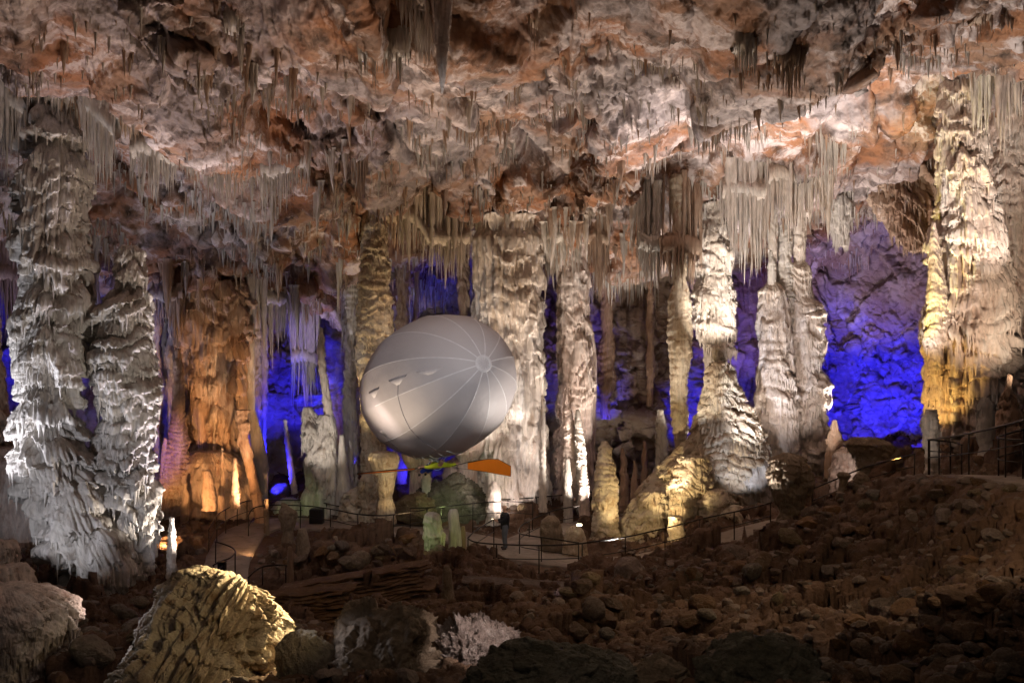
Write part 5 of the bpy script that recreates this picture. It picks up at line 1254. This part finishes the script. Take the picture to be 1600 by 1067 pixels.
LIGHTS = [
 # ceiling washes
 ((150, 900, 24), (200, 20, 22), ORG2, 1100, 110),
 ((330, 900, 30), (250, 230, 29), LAV, 1400, 70),
 ((480, 860, 31), (480, 120, 27), WARM, 1700, 90),
 ((880, 930, 24), (740, 20, 21), (1, .66, .42), 1500, 95),
 ((850, 830, 38), (700, 250, 37), (1, .70, .45), 2600, 80),
 ((960, 860, 32), (960, 130, 28), WHITE, 2800, 95),
 ((1150, 820, 31), (1250, 60, 24), WHITE, 2300, 90),
 ((1260, 760, 33), (1160, 190, 33), (1, .86, .82), 7000, 50),
 ((1420, 720, 27), (1480, 60, 28), WHITE, 1900, 85),
 ((1390, 735, 30), (1480, 150, 33), WHITE, 2400, 45),
 ((640, 700, 42), (640, 320, 41), WARM, 2600, 85),
 ((930, 790, 41), (960, 330, 42), WHITE, 1900, 75),
 ((1100, 740, 41), (1100, 300, 41), WHITE, 1600, 90),
 ((330, 780, 44), (330, 330, 40), LAV, 1700, 75),
 ((450, 740, 45), (450, 400, 46), LAV, 700, 70),
 ((60, 800, 40), (130, 350, 40), LAV, 1200, 90),
 ((1330, 700, 40), (1350, 200, 40), PINK, 3200, 75),
 ((1240, 600, 41), (1390, 330, 49), (1, .88, .86), 2600, 60),
 ((1030, 700, 45), (1000, 430, 48), PINK, 260, 70),
 ((950, 780, 44.5), (1000, 620, 49), WARM, 260, 90),
 # left columns, raking
 ((-230, 800, 27), (70, 600, 30), COOL, 2000, 60),
 ((-60, 960, 23.5), (100, 800, 29.5), COOL, 800, 70),
 ((-60, 860, 27.2), (90, 330, 30), COOL, 900, 60),
 ((335, 880, 30.4), (225, 720, 30.6), WHITE, 1500, 80),
 ((300, 960, 24), (205, 430, 30.6), WHITE, 1300, 50),
 ((280, 700, 33), (150, 260, 30), WARM, 700, 70),
 # orange column
 ((440, 870, 36.0), (335, 620, 44), ORG, 4300, 38),
 ((400, 860, 37.0), (335, 520, 44), (1, .72, .50), 1500, 34),
 ((250, 890, 34.0), (330, 740, 42.5), ORG, 2100, 50),
 ((400, 890, 34.0), (300, 780, 42), ORG, 350, 50),
 # blue alcove and blue walls
 ((430, 780, 45.5), (440, 640, 50), BLUE, 4200, 70),
 ((545, 780, 45.0), (555, 660, 51), BLUE, 3800, 65),
 ((650, 760, 44.8), (665, 700, 51), BLUE, 1500, 80),
 ((690, 640, 47), (690, 480, 49), BLUE, 900, 70),
 ((855, 770, 45.8), (858, 540, 50), BLUE, 1100, 60),
 ((940, 700, 46.5), (945, 600, 50), BLUE, 700, 45),
 ((1090, 740, 45), (1090, 620, 51), BLUE, 2600, 50),
 ((1330, 740, 42.5), (1345, 640, 51), BLUE, 11000, 64),
 ((1420, 740, 42), (1400, 650, 50), BLUE, 4500, 66),
 ((1290, 600, 43), (1340, 430, 50), (.66, .46, .95), 2300, 62),
 ((1170, 660, 44), (1170, 500, 51), (.40, .22, 1), 1300, 55),
 ((12, 780, 41), (10, 560, 46), BLUE, 5000, 60),
 ((138, 760, 36), (138, 560, 42), BLUE, 1300, 50),
 ((226, 760, 36), (228, 680, 44), BLUE, 1000, 45),
 ((1610, 600, 38), (1600, 420, 44), BLUE, 3200, 80),
 ((450, 640, 46), (480, 480, 48), VIO, 500, 70),
 ((880, 700, 46), (880, 520, 49), VIO, 500, 60),
 # grey group and spire
 ((430, 860, 36.5), (500, 650, 43.2), WHITE, 1800, 36),
 ((440, 800, 41), (480, 790, 43.5), GRN, 20, 90),
 # gold column, cup
 ((530, 850, 37.5), (586, 500, 41.4), GOLD, 1700, 42),
 ((650, 840, 37), (600, 745, 40), GOLD, 260, 50),
 # pink column and bosses
 ((715, 800, 39.0), (800, 500, 43.8), WHITE, 2100, 48),
 ((930, 820, 39.4), (815, 600, 43.8), WHITE, 1600, 46),
 ((800, 800, 39), (770, 720, 43.0), PINK, 420, 90),
 ((865, 820, 38), (848, 700, 41), WHITE, 420, 20),
 # brown-violet column
 ((980, 810, 39.5), (895, 540, 44.6), PINK, 1500, 50),
 ((905, 820, 38.5), (897, 690, 42.3), WARM, 90, 50),
 # golden stalagmite and the cascade
 ((1010, 880, 34.4), (945, 760, 37), GOLD, 460, 50),
 ((1060, 875, 33.4), (1000, 790, 37.2), GOLD, 160, 70),
 ((1000, 850, 34.2), (1090, 700, 38), GOLD, 1000, 56),
 ((1175, 800, 34.6), (1160, 690, 38), COOL, 420, 60),
 ((1180, 640, 33.5), (1112, 450, 40.6), WHITE, 6500, 30),
 ((1060, 700, 34.5), (1115, 560, 40.6), WHITE, 900, 35),
 ((1050, 820, 35), (1062, 600, 39.8), WARM, 900, 36),
 # double column
 ((1262, 830, 31.6), (1250, 540, 40.4), PINK, 3800, 44),
 ((1150, 740, 35.2), (1210, 540, 40), COOL, 1500, 50),
 ((1160, 620, 34.5), (1220, 330, 38), WHITE, 2200, 60),
 # glowing boulder
 ((1322, 735, 34.4), (1330, 735, 36.0), PINK, 26, 120),
 # enormous right column
 ((1700, 640, 25), (1520, 400, 33), WARM, 2600, 55),
 ((1395, 730, 30.5), (1475, 580, 33), (1, .60, .16), 1500, 40),
 ((1390, 660, 30.5), (1456, 420, 32.3), (.95, .80, .05), 2600, 30),
 ((1640, 500, 28), (1530, 220, 33), WHITE, 1300, 60),
 ((1400, 700, 27), (1455, 680, 29.5), WHITE, 90, 30),
 ((1470, 690, 24.0), (1540, 660, 27.5), PINK, 14, 60),
 # foreground
 ((530, 800, 15.8), (340, 1000, 13.6), GOLD, 1500, 60),
 ((620, 760, 11.0), (350, 985, 14.0), GOLD, 130, 40),
 ((120, 900, 14.6), (280, 1030, 13.4), COOL, 90, 50),
 ((210, 920, 16.5), (80, 960, 15.6), PINK, 60, 60),
 ((60, 560, 11), (30, 960, 15.6), PINK, 26, 60),
 ((445, 940, 12.9), (510, 985, 12.9), COOL, 26, 50),
 ((860, 900, 12.4), (740, 1010, 13.6), PINK, 170, 50),
 ((630, 850, 31.0), (676, 835, 32.6), GRN, 22, 90),
 ((725, 860, 31.6), (708, 820, 33.4), (.85, 1, .3), 16, 90),
 ((690, 800, 38.5), (700, 760, 41.9), GRN, 50, 90),
 ((220, 880, 28), (268, 850, 30.5), COOL, 40, 50),
 ((870, 910, 21.0), (897, 940, 22.5), LAV, 14, 60),
 ((790, 800, 38.5), (772, 770, 40.6), COOL, 18, 60),
 # faint warm fill added over rubble and path, from spots without fixtures
 ((1650, 480, 14), (1430, 930, 18), (1, .72, .46), 470, 105),
 ((1200, 560, 20), (1000, 960, 18), (1, .72, .46), 260, 105),
 ((1150, 100, 8), (1150, 1050, 12), (1, .78, .55), 120, 115),
 ((500, 100, 8), (560, 1050, 13), PINK, 60, 110),
 ((300, 500, 14), (200, 980, 22), PINK, 90, 90),
 ((560, 640, 30), (560, 840, 38), PINK, 200, 110),
 ((860, 600, 34), (850, 840, 37), PINK, 160, 110),
 # fill spots added to brighten balloon, wing and visitor
 ((700, 480, 10), (690, 600, 31), (1, .96, .98), 3600, 22, 1.2),
 ((760, -60, 14), (690, 560, 32), (1, .96, .98), 3600, 26, 1.2),
 ((900, 560, 16), (765, 733, 32), (1, .95, .85), 3800, 9),  # invented follow spot that lifts the orange wing
 ((640, 760, 30), (789, 822, 35.9), WHITE, 110, 16),  # added fill on the visitor, no lamp stands there
]
for L_ in LIGHTS:
    up = 1.5 if L_[1][1] < 360 and L_[1][2] > 20.5 else 1.0
    spot(L_[0], L_[1], L_[2], L_[3]*K*up, L_[4], L_[5] if len(L_) > 5 else .12)

cam = bpy.data.cameras.new('camera'); co = bpy.data.objects.new('camera', cam); C.objects.link(co)
co.location = (0, 0, CZ); co.rotation_euler = (math.radians(90), 0, 0)
cam.sensor_width = 36; cam.lens = F/1600*36; cam.clip_end = 300; cam.clip_start = .05
SC.camera = co
SC.view_settings.view_transform = 'Standard'; SC.view_settings.look = 'None'; SC.view_settings.exposure = 0; SC.view_settings.gamma = 1
SC.cycles.use_denoising = True; SC.cycles.denoiser = 'OPENIMAGEDENOISE'; SC.cycles.denoising_input_passes = 'RGB_ALBEDO_NORMAL'; SC.cycles.denoising_prefilter = 'ACCURATE'
SC.cycles.max_bounces = 5; SC.cycles.diffuse_bounces = 3; SC.cycles.glossy_bounces = 2
SC.cycles.sample_clamp_indirect = 4
print('done', round(time.time()-T0, 1), 'verts', sum(len(m.vertices) for m in bpy.data.meshes))
